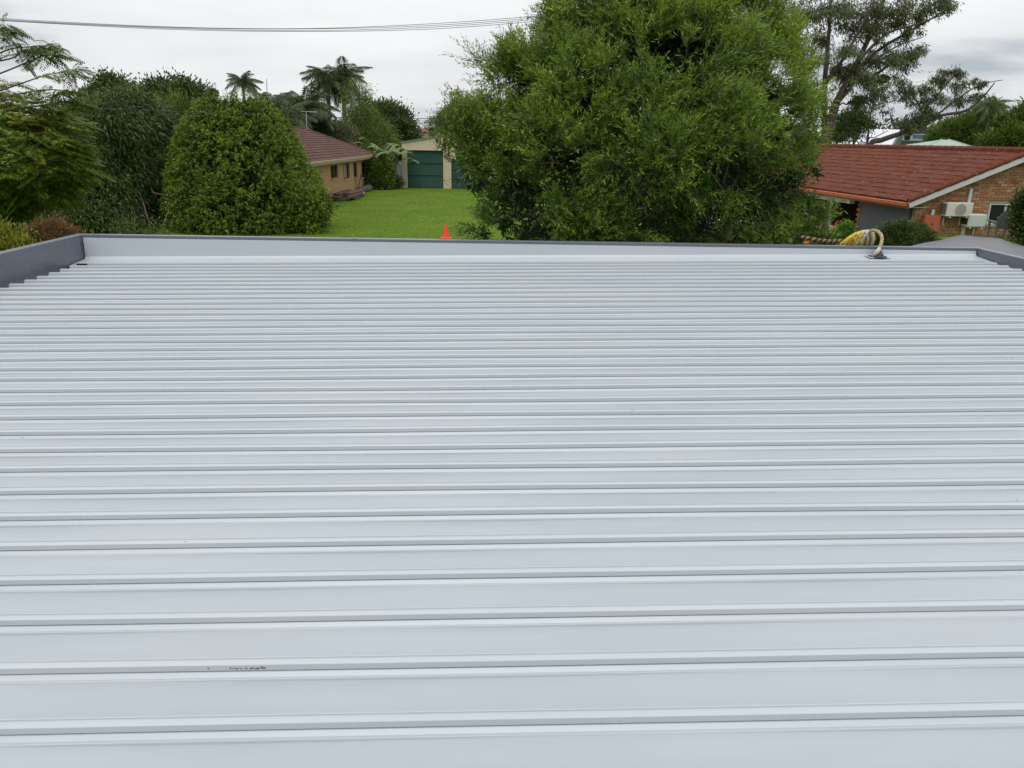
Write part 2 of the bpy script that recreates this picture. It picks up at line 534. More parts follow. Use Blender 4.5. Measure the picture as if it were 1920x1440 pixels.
# ================================================================== THE METAL ROOF
def painted_steel(name, c, rough, speck=True):
    m, t, b = new_mat(name)
    tcn = N(t, 'ShaderNodeTexCoord')
    mp = N(t, 'ShaderNodeMapping'); mp.inputs['Scale'].default_value = (0.35, 1.6, 1)
    lk(t, tcn.outputs['Object'], mp.inputs[0])
    n = N(t, 'ShaderNodeTexNoise'); n.inputs['Scale'].default_value = 2.2; n.inputs['Detail'].default_value = 6
    lk(t, mp.outputs[0], n.inputs['Vector'])
    r = N(t, 'ShaderNodeValToRGB')
    r.color_ramp.elements[0].position = 0.3; r.color_ramp.elements[0].color = (c[0] * 0.95, c[1] * 0.97, c[2] * 0.985, 1)
    r.color_ramp.elements[1].position = 0.7; r.color_ramp.elements[1].color = (c[0] * 1.03, c[1] * 1.015, c[2] * 1.01, 1)
    lk(t, n.outputs['Fac'], r.inputs[0])
    col = r.outputs[0]
    if speck:
        vo = N(t, 'ShaderNodeTexVoronoi'); vo.inputs['Scale'].default_value = 3.2
        lk(t, tcn.outputs['Object'], vo.inputs['Vector'])
        nn = N(t, 'ShaderNodeTexNoise'); nn.inputs['Scale'].default_value = 1.3
        lk(t, tcn.outputs['Object'], nn.inputs['Vector'])
        lim = M(t, 'MULTIPLY', nn.outputs['Fac'], 0.030)
        f = M(t, 'LESS_THAN', vo.outputs['Distance'], lim)
        mxx = N(t, 'ShaderNodeMix', data_type='RGBA')
        lk(t, M(t, 'MULTIPLY', f, 0.6), mxx.inputs['Factor'])
        lk(t, col, mxx.inputs['A']); mxx.inputs['B'].default_value = (0.12, 0.11, 0.10, 1)
        col = mxx.outputs['Result']
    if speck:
        at_ = N(t, 'ShaderNodeAttribute'); at_.attribute_name = 'pan'  # streaky darker pans: shading against the bright ribs put into the colour
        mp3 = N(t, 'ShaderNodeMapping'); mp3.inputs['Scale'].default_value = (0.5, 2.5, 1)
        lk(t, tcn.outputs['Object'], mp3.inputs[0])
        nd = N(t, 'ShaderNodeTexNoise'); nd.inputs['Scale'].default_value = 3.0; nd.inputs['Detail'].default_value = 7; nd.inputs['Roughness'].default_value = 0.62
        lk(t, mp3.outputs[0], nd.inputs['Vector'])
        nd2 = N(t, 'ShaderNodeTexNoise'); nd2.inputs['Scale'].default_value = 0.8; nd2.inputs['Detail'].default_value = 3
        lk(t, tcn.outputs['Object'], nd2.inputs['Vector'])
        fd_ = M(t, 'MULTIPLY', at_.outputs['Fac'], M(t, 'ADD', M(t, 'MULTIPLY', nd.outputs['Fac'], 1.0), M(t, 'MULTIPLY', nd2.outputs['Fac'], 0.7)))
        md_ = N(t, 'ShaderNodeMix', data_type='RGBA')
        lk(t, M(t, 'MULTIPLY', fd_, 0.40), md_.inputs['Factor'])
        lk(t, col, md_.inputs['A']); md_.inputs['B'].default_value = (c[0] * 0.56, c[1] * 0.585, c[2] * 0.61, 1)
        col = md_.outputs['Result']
    lk(t, col, b.inputs['Base Color'])
    rn = N(t, 'ShaderNodeMapRange')
    rn.inputs['To Min'].default_value = rough - 0.05; rn.inputs['To Max'].default_value = rough + 0.09
    lk(t, n.outputs['Fac'], rn.inputs['Value'])
    lk(t, rn.outputs[0], b.inputs['Roughness'])
    b.inputs['Specular IOR Level'].default_value = 0.5
    n4 = N(t, 'ShaderNodeTexNoise'); n4.inputs['Scale'].default_value = 5; n4.inputs['Detail'].default_value = 2
    mp2 = N(t, 'ShaderNodeMapping'); mp2.inputs['Scale'].default_value = (0.4, 1.0, 1)
    lk(t, tcn.outputs['Object'], mp2.inputs[0]); lk(t, mp2.outputs[0], n4.inputs['Vector'])
    wv = N(t, 'ShaderNodeTexWave'); wv.inputs['Scale'].default_value = 55; wv.inputs['Distortion'].default_value = 0.6
    rot = N(t, 'ShaderNodeMapping'); rot.inputs['Rotation'].default_value = (0, 0, R(62))
    lk(t, tcn.outputs['Object'], rot.inputs[0]); lk(t, rot.outputs[0], wv.inputs['Vector'])
    h = M(t, 'ADD', M(t, 'MULTIPLY', n4.outputs['Fac'], 1.0), M(t, 'MULTIPLY', wv.outputs['Fac'], 0.012))
    bp = N(t, 'ShaderNodeBump'); bp.inputs['Strength'].default_value = 0.25; bp.inputs['Distance'].default_value = 0.004
    lk(t, h, bp.inputs['Height']); lk(t, bp.outputs[0], b.inputs['Normal'])
    return m
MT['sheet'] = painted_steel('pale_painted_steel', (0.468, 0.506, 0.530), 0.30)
MT['cap'] = painted_steel('grey_painted_steel', (0.120, 0.134, 0.165), 0.26, False)
MT['post'] = mat('white_post_paint', (0.6, 0.6, 0.6), rough=0.5)
MT['black'] = mat('plain_black', (0.012, 0.012, 0.013), rough=0.7)
MT['screw'] = mat('screw_metal', (0.35, 0.38, 0.4), rough=0.4, metal=0.6)

RA = R(1.87)
ROOF0 = CAM_H - 1.254          # roof height below the viewer
FALL = 0.0177
XL, XR, YB = -4.33, 5.37, 8.37
PTOP = CAM_H - 1.054
roof = thing('patio_roof', 'long pale grey ribbed metal roof with dark grey edge capping in the foreground', 'roof', (0, 0, 0), RA)
def rz(x): return ROOF0 + FALL * x
# one rib: (y from its crease, height); near side first
RIB = [(-0.0245, 0.0), (-0.0228, 0.0046), (-0.0216, 0.0050), (-0.0118, 0.0010), (-0.0108, 0.0013), (-0.0012, 0.0090), (0.0050, 0.0093),
       (0.0050, 0.0122), (0.0000, 0.0126), (0.0000, 0.0270), (0.0004, 0.0282), (0.0206, 0.0296), (0.0209, 0.0332), (0.0238, 0.0332), (0.0280, 0.0)]
PITCH_R = 0.2
YC0 = 1.396 - 0.0327 * 0.04
kmin = -12
kmax = int((8.10 - YC0) / PITCH_R)
per_sheet = 4
rs = np.random.default_rng(11)
xs = np.linspace(XL + 0.13, XR - 0.12, 40)
ph = rs.uniform(0, 6, 8)
k = kmin
while k <= kmax:
    k1 = min(k + per_sheet - 1, kmax)
    prof = []
    for q in range(k, k1 + 1):
        y = YC0 + q * PITCH_R
        for (a, h) in RIB: prof.append((y + a, h, 1.0 if h > 0.01 else 0.0))
        if q < k1 or k1 < kmax:
            for t in (0.18, 0.5, 0.82):
                ya = y + 0.0280; yb = y + PITCH_R - 0.0245
                prof.append((ya + (yb - ya) * t, 0.0, 0.0))
    if k1 < kmax:
        prof.append((YC0 + (k1 + 1) * PITCH_R - 0.0245, 0.0, 0.0)); prof.append((YC0 + (k1 + 1) * PITCH_R - 0.0160, -0.0012, 0.0))
    prof = np.array(prof)
    npf = len(prof)
    vv = []
    xend = xs.copy(); xend[0] += rs.uniform(-0.012, 0.012); xend[-1] += rs.uniform(-0.015, 0.015)
    for x in xend:
        wy = 0.0026 * np.sin(0.9 * x + ph[0] + prof[:, 0] * 3) + 0.0014 * np.sin(2.3 * x + ph[1] + prof[:, 0] * 9)
        wz = 0.0014 * np.sin(1.4 * x + ph[2] + prof[:, 0] * 7) + 0.0020 * np.sin(3.6 * x + ph[3] + prof[:, 0] * 23) * (prof[:, 1] < 0.001)
        vv.append(np.stack([np.full(npf, x), prof[:, 0] + wy, rz(x) + prof[:, 1] + wz], 1))
    vv = np.concatenate(vv)
    ff = [(i * npf + j, (i + 1) * npf + j, (i + 1) * npf + j + 1, i * npf + j + 1) for i in range(len(xs) - 1) for j in range(npf - 1)]
    me = bpy.data.meshes.new('roof_sheet'); me.from_pydata(vv.tolist(), [], ff); me.update()
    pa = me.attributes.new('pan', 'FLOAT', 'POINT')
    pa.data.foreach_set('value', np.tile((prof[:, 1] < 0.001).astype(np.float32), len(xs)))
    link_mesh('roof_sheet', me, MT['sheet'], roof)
    k = k1 + 1
YN = YC0 + kmin * PITCH_R - 0.03
YF = YC0 + kmax * PITCH_R + 0.03
# gutter floor under the sheet ends, back flashing and side flanges
mb = MB()
def strip(mb, x0, x1, y0, y1, dz, seg=1):
    mb.quad((x0, y0, rz(x0) + dz), (x1, y0, rz(x1) + dz), (x1, y1, rz(x1) + dz), (x0, y1, rz(x0) + dz))
strip(mb, XL + 0.012, XL + 0.40, YN, YB - 0.012, -0.045)
strip(mb, XR - 0.30, XR - 0.012, YN, YB - 0.012, -0.010)
mb.build('gutter_floor', MT['sheet'], roof, True)
mb = MB()
nseg = 24
xa = np.linspace(XL + 0.014, XR - 0.014, nseg + 1)
prof = lambda x: [(YF - 0.035, rz(x) + 0.002), (YF + 0.03, rz(x) + 0.004), (YF + 0.06, rz(x) + 0.007), (YB - 0.035, rz(x) + 0.024), (YB - 0.014, rz(x) + 0.045), (YB - 0.010, PTOP - 0.03)]
base = len(mb.v)
for i, x in enumerate(xa):
    for (y, z) in prof(x): mb.v.append((x, y + 0.002 * math.sin(2.1 * x), z))
for i in range(nseg):
    for j in range(5):
        a = i * 6 + j; mb.f.append((a, a + 6, a + 7, a + 1))
mb.build('back_flashing', MT['sheet'], roof, True)
mb = MB()
mb.bar((XL + 0.06, YB - 0.016, rz(XL) + 0.02), (XL + 0.016, YB - 0.016, PTOP - 0.07), 0.006)
mb.build('corner_seam', MT['sheet'], roof, True)
# cappings
LIP = 0.062
mb = MB()   # back: top face, inner lip, outer fascia
mb.bbox(XL - 0.08, XR + 0.08, YB, YB + 0.085, PTOP - 0.34, PTOP, 0.004)
mb.box(XL + 0.0, XR, YB - 0.004 - 0.004, YB - 0.003, PTOP - LIP, PTOP - 0.002)
mb.build('back_capping', MT['cap'], roof, True)
mb = MB()
mb.bbox(XL - 0.085, XL, YN, YB - 0.003, PTOP - 0.34, PTOP - 0.001, 0.004)
mb.build('side_capping', MT['cap'], roof, True)
mb = MB()
mb.bbox(XR, XR + 0.085, YN, YB - 0.003, PTOP - 0.34, PTOP - 0.001, 0.004)
mb.build('side_capping', MT['cap'], roof, True)
mb = MB()
mb.bbox(XL - 0.04, XR + 0.04, YB - 0.02 + 0.025, YB + 0.07, PTOP - 0.62, PTOP - 0.345, 0.004)
mb.build('edge_beam', MT['post'], roof, True)
for px in (XL + 0.1, 0.4, XR - 0.1):
    mb = MB(); mb.bbox(px - 0.05, px + 0.05, YB - 0.04 + 0.03, YB + 0.06, 0, PTOP - 0.625, 0.006); mb.build('post', MT['post'], roof, True)
for xj in (-1.45, 1.93):       # lap joints in the back capping
    mb = MB()
    mb.box(xj - 0.02, xj + 0.02, YB - 0.0095, YB + 0.0862, PTOP + 0.0006, PTOP + 0.0022)
    mb.box(xj - 0.02, xj + 0.02, YB - 0.0095, YB - 0.0081, PTOP - LIP - 0.001, PTOP + 0.0005)
    mb.build('capping_joint', MT['cap'], roof, True)
# screws and small marks
def roof_at(u, v, dz=0.0):
    r = ray(u, v); e1 = np.array([math.cos(RA), math.sin(RA), 0]); e2 = np.array([-math.sin(RA), math.cos(RA), 0])
    A = r @ e1; B = r @ e2
    t = (-1.254 + dz) / (r[2] - FALL * A)
    return t * A, t * B
scr = MB(); scr.lathe((0, 0, 0), [(0.009, 0), (0.009, 0.003), (0.0055, 0.004), (0.005, 0.009), (0.003, 0.0095)], 8)
scm = scr.mesh('screw')
first = True
for x in np.arange(XL + 0.25, XR - 0.2, 0.62):
    o = link_mesh('screw', scm, MT['screw'] if first else None, roof); first = False
    o.location = (x, YF + 0.018, rz(x) + 0.0035)
mb = MB()
mb.bbox(XL + 0.12, XL + 0.22, YF - 0.075, YF - 0.05, rz(XL + 0.2) + 0.003, rz(XL + 0.2) + 0.03, 0.003)
mb.build('black_strip', MT['black'], roof, True)  # small black strip at the far left sheet end
MT['ink'] = mat('faded_ink', (0.05, 0.055, 0.07), (0.13, 0.14, 0.15), 200, 0.8)
kq = round((roof_at(450, 1256, 0.02)[1] - YC0) / PITCH_R)
yk = YC0 + kq * PITCH_R
mb = MB()
rr_ = random.Random(4)
for uu in (391, 432, 437, 441, 450, 461, 470, 478, 482, 490, 494):
    x, _ = roof_at(uu, 1256, 0.02)
    w = rr_.uniform(0.0022, 0.006)
    for _k in range(rr_.choice((1, 2, 2, 3))):
        t0 = rr_.uniform(0.25, 0.5); t1 = t0 + rr_.uniform(0.18, 0.35)
        ya = yk - 0.0036; yb = yk - 0.0040
        za = rz(x) + 0.0140 + 0.0130 * t0; zb = rz(x) + 0.0140 + 0.0130 * t1
        xo = x + rr_.uniform(-0.004, 0.004)
        mb.quad((xo, ya, za), (xo + w, ya, za), (xo + w, yb, zb), (xo, yb, zb))
mb.build('ink_print', MT['ink'], roof, True)
MT['dropping'] = mat('bird_dropping', (0.62, 0.60, 0.52), (0.35, 0.31, 0.24), 90, 0.9)
mb = MB()
x0, y0 = roof_at(1911, 941)
for i in range(9):
    a = rr_.uniform(0, 6.3); q = rr_.uniform(0, 0.022)
    mb.lathe((x0 + 1.5 * q * math.cos(a), y0 + 0.6 * q * math.sin(a), rz(x0) + 0.0012), [(rr_.uniform(0.003, 0.008), 0), (0.002, 0.0025)], 7)
tag(mb.build('bird_dropping', MT['dropping'], None), 'small pale bird dropping on the right edge of the metal roof', 'dropping').rotation_euler = (0, 0, RA)

# ================================================================== conduit, cable, sail, wires
MT['cream'] = mat('cream_plastic', (0.38, 0.31, 0.18), (0.28, 0.23, 0.13), 12, 0.55)
MT['yellow'] = mat('yellow_plastic', (0.62, 0.44, 0.06), (0.50, 0.33, 0.04), 8, 0.5)
MT['palecloth'] = mat('pale_plastic', (0.55, 0.52, 0.44), (0.42, 0.38, 0.28), 9, 0.6)
MT['lead'] = mat('boot_rubber', (0.045, 0.045, 0.06), rough=0.6)
xb, yb = roof_at(1645, 481, 0.03)
yw = xb * math.sin(RA) + yb * math.cos(RA)
B0 = at(1645, 481, yw)
cd = thing('service_conduit', 'cream curved conduit rising through the back edge of the metal roof', 'conduit', B0)
mb = MB()
pp = [B0 + np.array([0, 0, 0.01]), at(1647, 470, yw), at(1652, 458, yw + 0.02), at(1654, 448, yw + 0.05), at(1652, 440, yw + 0.1), at(1646, 434, yw + 0.16),
      at(1638, 432, yw + 0.22), at(1630, 434, yw + 0.27), at(1623, 440, yw + 0.3), at(1618, 450, yw + 0.33)]
mb.tube(pp, 0.0185, 12)
for i in range(3, 8): mb.tube([pp[i], pp[i] + (pp[i + 1] - pp[i]) * 0.12], 0.0205, 12)
mb.build('pipe', MT['cream'], cd, smooth=True)
mb = MB(); mb.lathe(B0, [(0.10, -0.004), (0.10, 0.004), (0.062, 0.010), (0.056, 0.03), (0.043, 0.045), (0.041, 0.055), (0.030, 0.062)], 14)
mb.build('flashing_boot', MT['lead'], cd, smooth=False)
mb = MB(); mb.bbox(B0[0] - 0.115, B0[0] + 0.115, B0[1] - 0.075, B0[1] + 0.06, B0[2] - 0.006, B0[2] + 0.001, 0.002)
mb.build('base_plate', MT['sheet'], cd)
mb = MB(); mb.tube([B0 + np.array([-0.06, -0.02, 0.004]), B0 + np.array([-0.03, -0.045, 0.06]), B0 + np.array([-0.005, -0.035, 0.10])], [0.02, 0.024, 0.016], 8)
mb.build('sealant_collar', MT['palecloth'], cd, smooth=True)

cv = thing('cable_cover', 'bundle of yellow and white draped plastic hose folds behind the roof edge', 'hose', at(1610, 463, yw + 0.35))
rc_ = random.Random(8)
for i in range(17):
    t = i / 16
    d = yw + 0.30 + 0.03 * math.sin(i * 2.1)
    ut = 1592 + 42 * t + rc_.uniform(-1, 1); vt = 446 - 13 * math.sin(min(1, t * 1.3) * PI / 2) + rc_.uniform(-0.8, 0.8)
    ul = ut - 13 + rc_.uniform(-2, 2); ur = ut + 4 + rc_.uniform(-1.5, 1.5)
    pts = [at(ul - 2, 468, d + 0.05), at(ul + 1, 456 - 4 * t, d + 0.02), at(ut - 5, vt + 4, d), at(ut, vt, d), at(ur, vt + 5, d), at(ur + 2, vt + 14, d + 0.02), at(ur + 1 - 6 * t, 468, d + 0.04)]
    mb = MB(); mb.tube(pts, [0.015, 0.018, 0.019, 0.019, 0.019, 0.018, 0.015], 7)
    mb.build('fold', MT['palecloth'] if i in (3, 7, 11, 14) else MT['yellow'], cv, smooth=True)
mb = MB()
mb.quad(at(1583, 470, yw + 0.36), at(1588, 452, yw + 0.36), at(1612, 438, yw + 0.37), at(1634, 440, yw + 0.37), at(1632, 470, yw + 0.36))
mb.quad(at(1632, 470, yw + 0.375), at(1634, 440, yw + 0.385), at(1612, 438, yw + 0.385), at(1588, 452, yw + 0.375), at(1583, 470, yw + 0.375))
mb.build('inner_sheet', MT['yellow'], cv)
MT['rope1'] = mat('tan_rope', (0.36, 0.22, 0.12), (0.26, 0.15, 0.08), 60, 0.9)
MT['rope2'] = mat('dark_cable', (0.03, 0.026, 0.024), rough=0.6)
rp = thing('twisted_cable', 'tan and black twisted cable sagging beside the yellow hose bundle', 'cable', at(1540, 455, yw + 0.4))
ctl = [at(1600, 458, yw + 0.36), at(1580, 452, yw + 0.4), at(1555, 452.5, yw + 0.42), at(1530, 449.5, yw + 0.45), at(1503, 444.5, yw + 0.5)]
def smooth_path(ctl, n):
    ctl = np.array(ctl); t = np.linspace(0, len(ctl) - 1, n); o = []
    for q in t:
        i = min(int(q), len(ctl) - 2); f = q - i
        p0 = ctl[max(i - 1, 0)]; p1 = ctl[i]; p2 = ctl[i + 1]; p3 = ctl[min(i + 2, len(ctl) - 1)]
        o.append(0.5 * ((2 * p1) + (-p0 + p2) * f + (2 * p0 - 5 * p1 + 4 * p2 - p3) * f * f + (-p0 + 3 * p1 - 3 * p2 + p3) * f ** 3))
    return np.array(o)
ctr = smooth_path(ctl, 90)
for s, mm, nm in ((0, 'rope1', 'rope_strand'), (PI, 'rope2', 'cable_strand')):
    mb = MB()
    mb.tube([c + 0.013 * np.array([0, math.cos(i * 0.75 + s), math.sin(i * 0.75 + s)]) for i, c in enumerate(ctr)], 0.0125, 6)
    mb.build(nm, MT[mm], rp, smooth=True)
MT['orange'] = mat('orange_plastic', (0.62, 0.17, 0.03), (0.5, 0.12, 0.03), 20, 0.5)
mb = MB(); e_ = at(1512, 455, yw + 0.5)
mb.lathe(e_, [(0.010, -0.03), (0.026, -0.025), (0.034, -0.01), (0.034, 0.010), (0.022, 0.024), (0.01, 0.03)], 12)
tag(mb.build('float_buoy', MT['orange'], None, smooth=True), 'small orange plastic knob under the left end of the twisted cable', 'knob')

# grey shade sail beyond the right end of the back capping
MT['sail'] = mat('grey_shade_cloth', (0.20, 0.205, 0.22), (0.165, 0.17, 0.185), 1.2, 0.85, 0.25, 90)
sail = thing('shade_sail', 'smooth grey shade sail peaking behind the right corner of the metal roof', 'shade sail', at(1800, 470, 10.5))
mb = MB()
far = [(1600, 492, 10.6), (1690, 467, 10.6), (1735, 456, 10.7), (1765, 451, 10.8), (1800, 442.5, 11.0), (1835, 445, 11.0), (1870, 448, 11.0), (1900, 457, 10.8), (1935, 468, 10.6), (2010, 500, 10.2), (2090, 540, 9.6)]
fp = smooth_path([at(*q) for q in far], 41)
for i, p in enumerate(fp):
    s = i / 40
    near = np.array([4.2 + 4.6 * s, 8.95 + 0.12 * s, 1.95 - 0.15 * math.cos(s * 7)])
    for j in range(9):
        t = j / 8
        q = p * (1 - t) + near * t; q[2] -= 0.25 * math.sin(PI * t) * 0.5 + 0.006 * math.sin(9 * s * PI + 3 * t)
        mb.v.append(tuple(q))
for i in range(40):
    for j in range(8):
        a = i * 9 + j; mb.f.append((a, a + 9, a + 10, a + 1))
so_ = mb.build('cloth', MT['sail'], sail, smooth=True)
md = so_.modifiers.new('thickness', 'SOLIDIFY'); md.thickness = 0.006
mb = MB(); mb.tube(fp[::2] + np.array([0, 0, -0.002]), 0.009, 6); mb.build('hem', MT['sail'], sail, smooth=True)
mb = MB(); q = fp[18]; mb.tube([(q[0], q[1] + 0.05, ground_z(q[0], q[1])), (q[0], q[1] + 0.02, q[2] - 0.01)], 0.03, 8); mb.build('pole', MT['post'], sail)

# overhead wires
MT['wire'] = mat('wire_cable', (0.10, 0.10, 0.105), rough=0.5)
wnames = ['topmost of the four overhead wires crossing the sky', 'second overhead wire from the top crossing the sky', 'third overhead wire from the top crossing the sky', 'lowest of the four overhead wires crossing the sky']
offs = [(0, 0, 0), (2.0, 0.2, 3.5), (3.4, 1.0, 7.5), (4.0, 3.6, 11.5)]
for k_, (o1, o2, o3) in enumerate(offs):
    ctl = []
    for u, v, w in ((-500, 2, 0), (-200, 20, 0), (0, 34.5, 0), (300, 49, .6), (560, 52.5, 1), (800, 45, .8), (1010, 29.5, .6), (1250, 4, .3), (1500, -30, 0)):
        oo = o1 if u <= 0 else (o2 + (o1 - o2) * 0.3 if u < 600 else o3 * 0.9)
        if 0 < u < 700: oo = (1.2, 1.9, 5.0, 6.6)[k_] if u > 400 else (0.8, 2.0, 3.4, 5.4)[k_]
        if u >= 700: oo = (0, 3.2, 6.4, 9.8)[k_]
        ctl.append(at(u, v + oo, 21 + 0.12 * k_))
    mb = MB(); mb.tube(smooth_path(ctl, 60), 0.0068, 5)
    tag(mb.build('power_line', MT['wire'], None, smooth=True), wnames[k_], 'wire', 'overhead wires across the sky')
MT['wire2'] = mat('dark_wire_cable', (0.03, 0.03, 0.03), rough=0.6)
mb = MB(); mb.tube(smooth_path([at(-80, 196, 23), at(170, 203, 23), at(400, 212, 23.5), (at(600, 219, 24)), at(810, 222.5, 24.5), at(1000, 222, 25)], 40), 0.009, 5)
tag(mb.build('service_wire', MT['wire2'], None, smooth=True), 'thin dark wire strung low in front of the left trees', 'wire')

# ================================================================== BUILDINGS: shed with green roller doors
MT['shedwall'] = mat('cream_cladding', (0.56, 0.47, 0.33), (0.52, 0.43, 0.30), 1.5, 0.6)
MT['green_door'] = mat('green_roller_door', (0.009, 0.064, 0.043), (0.011, 0.076, 0.052), 2, 0.45)
MT['green_dark'] = mat('dark_green_door', (0.018, 0.055, 0.045), (0.022, 0.06, 0.05), 2, 0.5)
MT['shedroof'] = mat('grey_green_roof_sheet', (0.16, 0.19, 0.17), rough=0.6)
SY = 61.5
sx0 = at(755, 353, SY)[0]; sxm = at(838.5, 353, SY)[0]; sx1 = 2 * sxm - sx0
d0, d1 = at(764.5, 353, SY)[0], at(831.5, 353, SY)[0]
e0, e1 = at(846.5, 353, SY)[0], sx1 - (d0 - sx0)
dz1 = at(798, 282, SY)[2]; dz2 = at(850, 299, SY)[2]
ev = at(757, 267, SY)[2]; pk = at(838, 253, SY)[2]
shed = thing('garage_shed', 'cream metal shed with a tall dark green roller door at the end of the lawn', 'shed', ((sx0 + sx1) / 2, SY, 0))
def ribbed(mb, x0, x1, z0, zf, y, step=0.19, dep=0.018):
    """vertical ribbed cladding facing -Y; zf(x) gives the top"""
    x = x0
    while x < x1 - 1e-4:
        w = min(step, x1 - x)
        a = [x, x + w * 0.62, x + w * 0.70, x + w * 0.92, x + w]
        yy = [y, y, y - dep, y - dep, y]
        for i in range(4):
            mb.quad((a[i], yy[i], z0), (a[i + 1], yy[i + 1], z0), (a[i + 1], yy[i + 1], zf(a[i + 1])), (a[i], yy[i], zf(a[i])))
        x += w
top = lambda x: ev + (pk - ev) * (1 - abs(x - sxm) / (sxm - sx0))
mb = MB()
ribbed(mb, sx0, d0, 0, top, SY)
ribbed(mb, d0, d1, dz1, top, SY)
ribbed(mb, d1, e0, 0, top, SY)
ribbed(mb, e0, e1, dz2, top, SY)
ribbed(mb, e1, sx1, 0, top, SY)
mb.box(sx0, sx0 + 0.05, SY + 0.03, SY + 9, 0, ev - 0.02); mb.box(sx1 - 0.05, sx1, SY + 0.03, SY + 9, 0, ev - 0.02)
mb.box(sx0, sx1, SY + 8.95, SY + 9, 0, ev)
mb.build('wall', MT['shedwall'], shed)
for (a, b, z, mm, nm) in ((d0, d1, dz1, 'green_door', 'bright'), (e0, e1, dz2, 'green_dark', 'dull')):
    mb = MB()
    nsl = int(z / 0.075)
    for i in range(nsl):
        za = z * i / nsl; zb = z * (i + 1) / nsl
        mb.quad((a, SY + 0.10, za), (b, SY + 0.10, za), (b, SY + 0.065, (za + zb) / 2), (a, SY + 0.065, (za + zb) / 2))
        mb.quad((a, SY + 0.065, (za + zb) / 2), (b, SY + 0.065, (za + zb) / 2), (b, SY + 0.10, zb), (a, SY + 0.10, zb))
    dr = mb.build('roller_door', MT[mm], shed)
    mb = MB(); mb.box(a, b, SY + 0.04, SY + 0.09, 0.0, 0.07)
    for q in (0.345, 0.66): mb.box(a, b, SY + 0.045, SY + 0.064, z * q, z * q + 0.035)
    mb.build('door_rail', MT[mm], dr)
    mb = MB()
    mb.bbox(a - 0.10, a, SY - 0.03, SY + 0.03, 0, z + 0.08, 0.006); mb.bbox(b, b + 0.10, SY - 0.03, SY + 0.03, 0, z + 0.08, 0.006); mb.bbox(a, b, SY - 0.028, SY + 0.03, z, z + 0.08, 0.006)
    mb.build('door_frame', MT['shedwall'], shed)
mb = MB()
for s in (1, -1):
    xe = sxm - s * (sxm - sx0 + 0.1); ze = ev - 0.02
    mb.quad((xe, SY - 0.08, ze + 0.03), (sxm, SY - 0.08, pk + 0.03), (sxm, SY + 9.1, pk + 0.03), (xe, SY + 9.1, ze + 0.03))
    mb.bar((xe, SY - 0.06, ze), (sxm, SY - 0.06, pk), 0.03, 0.12)
mb.build('roof', MT['shedroof'], shed)

# pale metal fence left of the shed
MT['fence'] = mat('pale_fence_steel', (0.42, 0.44, 0.47), (0.36, 0.38, 0.40), 2, 0.5)
fx0 = at(735, 340, 62.5)[0]
fn = thing('metal_fence', 'pale grey metal fence panel between the banana plant and the cream shed', 'fence', (fx0, 62.5, 0))
mb = MB(); ribbed(mb, fx0, sx0 - 0.1, 0.05, lambda x: 1.75, 62.5, 0.2, 0.03); mb.build('panel', MT['fence'], fn)
mb = MB(); mb.box(fx0, sx0 - 0.1, 62.44, 62.5 - 0.031, 1.70, 1.78); mb.build('rail', MT['fence'], fn)
mb = MB(); mb.box(fx0, sx0 - 0.1, 62.44, 62.468, 0.85, 0.90); mb.build('rail', MT['fence'], fn)

# ================================================================== yellow brick house (left)
MT['ybrick'] = mat('ochre_brick', (0.42, 0.27, 0.125), (0.36, 0.22, 0.10), 5, 0.9, 0.4, 40, stretch=(1, 1, 3))
MT['btile'] = tint_mat('brown_roof_tiles', [(0.105, 0.056, 0.044), (0.125, 0.068, 0.053), (0.09, 0.050, 0.040), (0.14, 0.08, 0.062)], 0.85, 0.3, 60, 0.3, 0.3)
MT['fascia_tan'] = mat('tan_gutter', (0.36, 0.27, 0.16), (0.32, 0.24, 0.14), 2, 0.55)
MT['soffit'] = mat('soffit_white', (0.6, 0.58, 0.52), rough=0.8)
MT['brownframe'] = mat('brown_window_frame', (0.075, 0.04, 0.028), rough=0.5)
MT['glass'] = mat('window_glass', (0.012, 0.012, 0.014), (0.02, 0.02, 0.022), 2, 0.15, spec=0.35)
MT['curtain'] = mat('curtain_cloth', (0.42, 0.41, 0.38), (0.3, 0.29, 0.27), 10, 0.9, stretch=(1, 8, 1))
HX, GXh, ZG = -11.25, -10.75, 2.3
HY0, HY1 = 38.5, 61.6
house = thing('yellow_house', 'ochre brick house with brown tiled hip roof beside the lawn', 'house', (HX, HY0, 0))
wins = [(620, 633.5, 309, 334), (644, 655.5, 306, 335), (663, 670, 304.5, 332), (677, 685, 303, 336)]
wr = []
for (ua, ub, va, vb) in wins:
    vm = (va + vb) / 2
    ya = onx(ua, vm, HX)[1]; yb_ = onx(ub, vm, HX)[1]
    ym = (ya + yb_) / 2
    za = onx((ua + ub) / 2, vb, HX)[2]; zb = onx((ua + ub) / 2, va, HX)[2]
    wr.append((ya, yb_, max(0.9, za), min(2.15, zb)))
mb = MB()
WT = 0.25
y = HY0
for (ya, yb_, za, zb) in wr:
    mb.box(HX - WT, HX, y, ya, 0, ZG - 0.02); mb.box(HX - WT, HX, ya, yb_, 0, za); mb.box(HX - WT, HX, ya, yb_, zb, ZG - 0.02)
    y = yb_
mb.box(HX - WT, HX, y, HY1 - 0.5, 0, ZG - 0.02)
mb.box(HX - 9, HX - WT, HY0, HY0 + WT, 0, ZG - 0.02); mb.box(HX - 9, HX - WT, HY1 - 0.5 - WT, HY1 - 0.5, 0, ZG - 0.02); mb.box(HX - 9.3, HX - 9, HY0, HY1 - 0.5, 0, ZG - 0.02)
wall = mb.build('wall', MT['ybrick'], house)
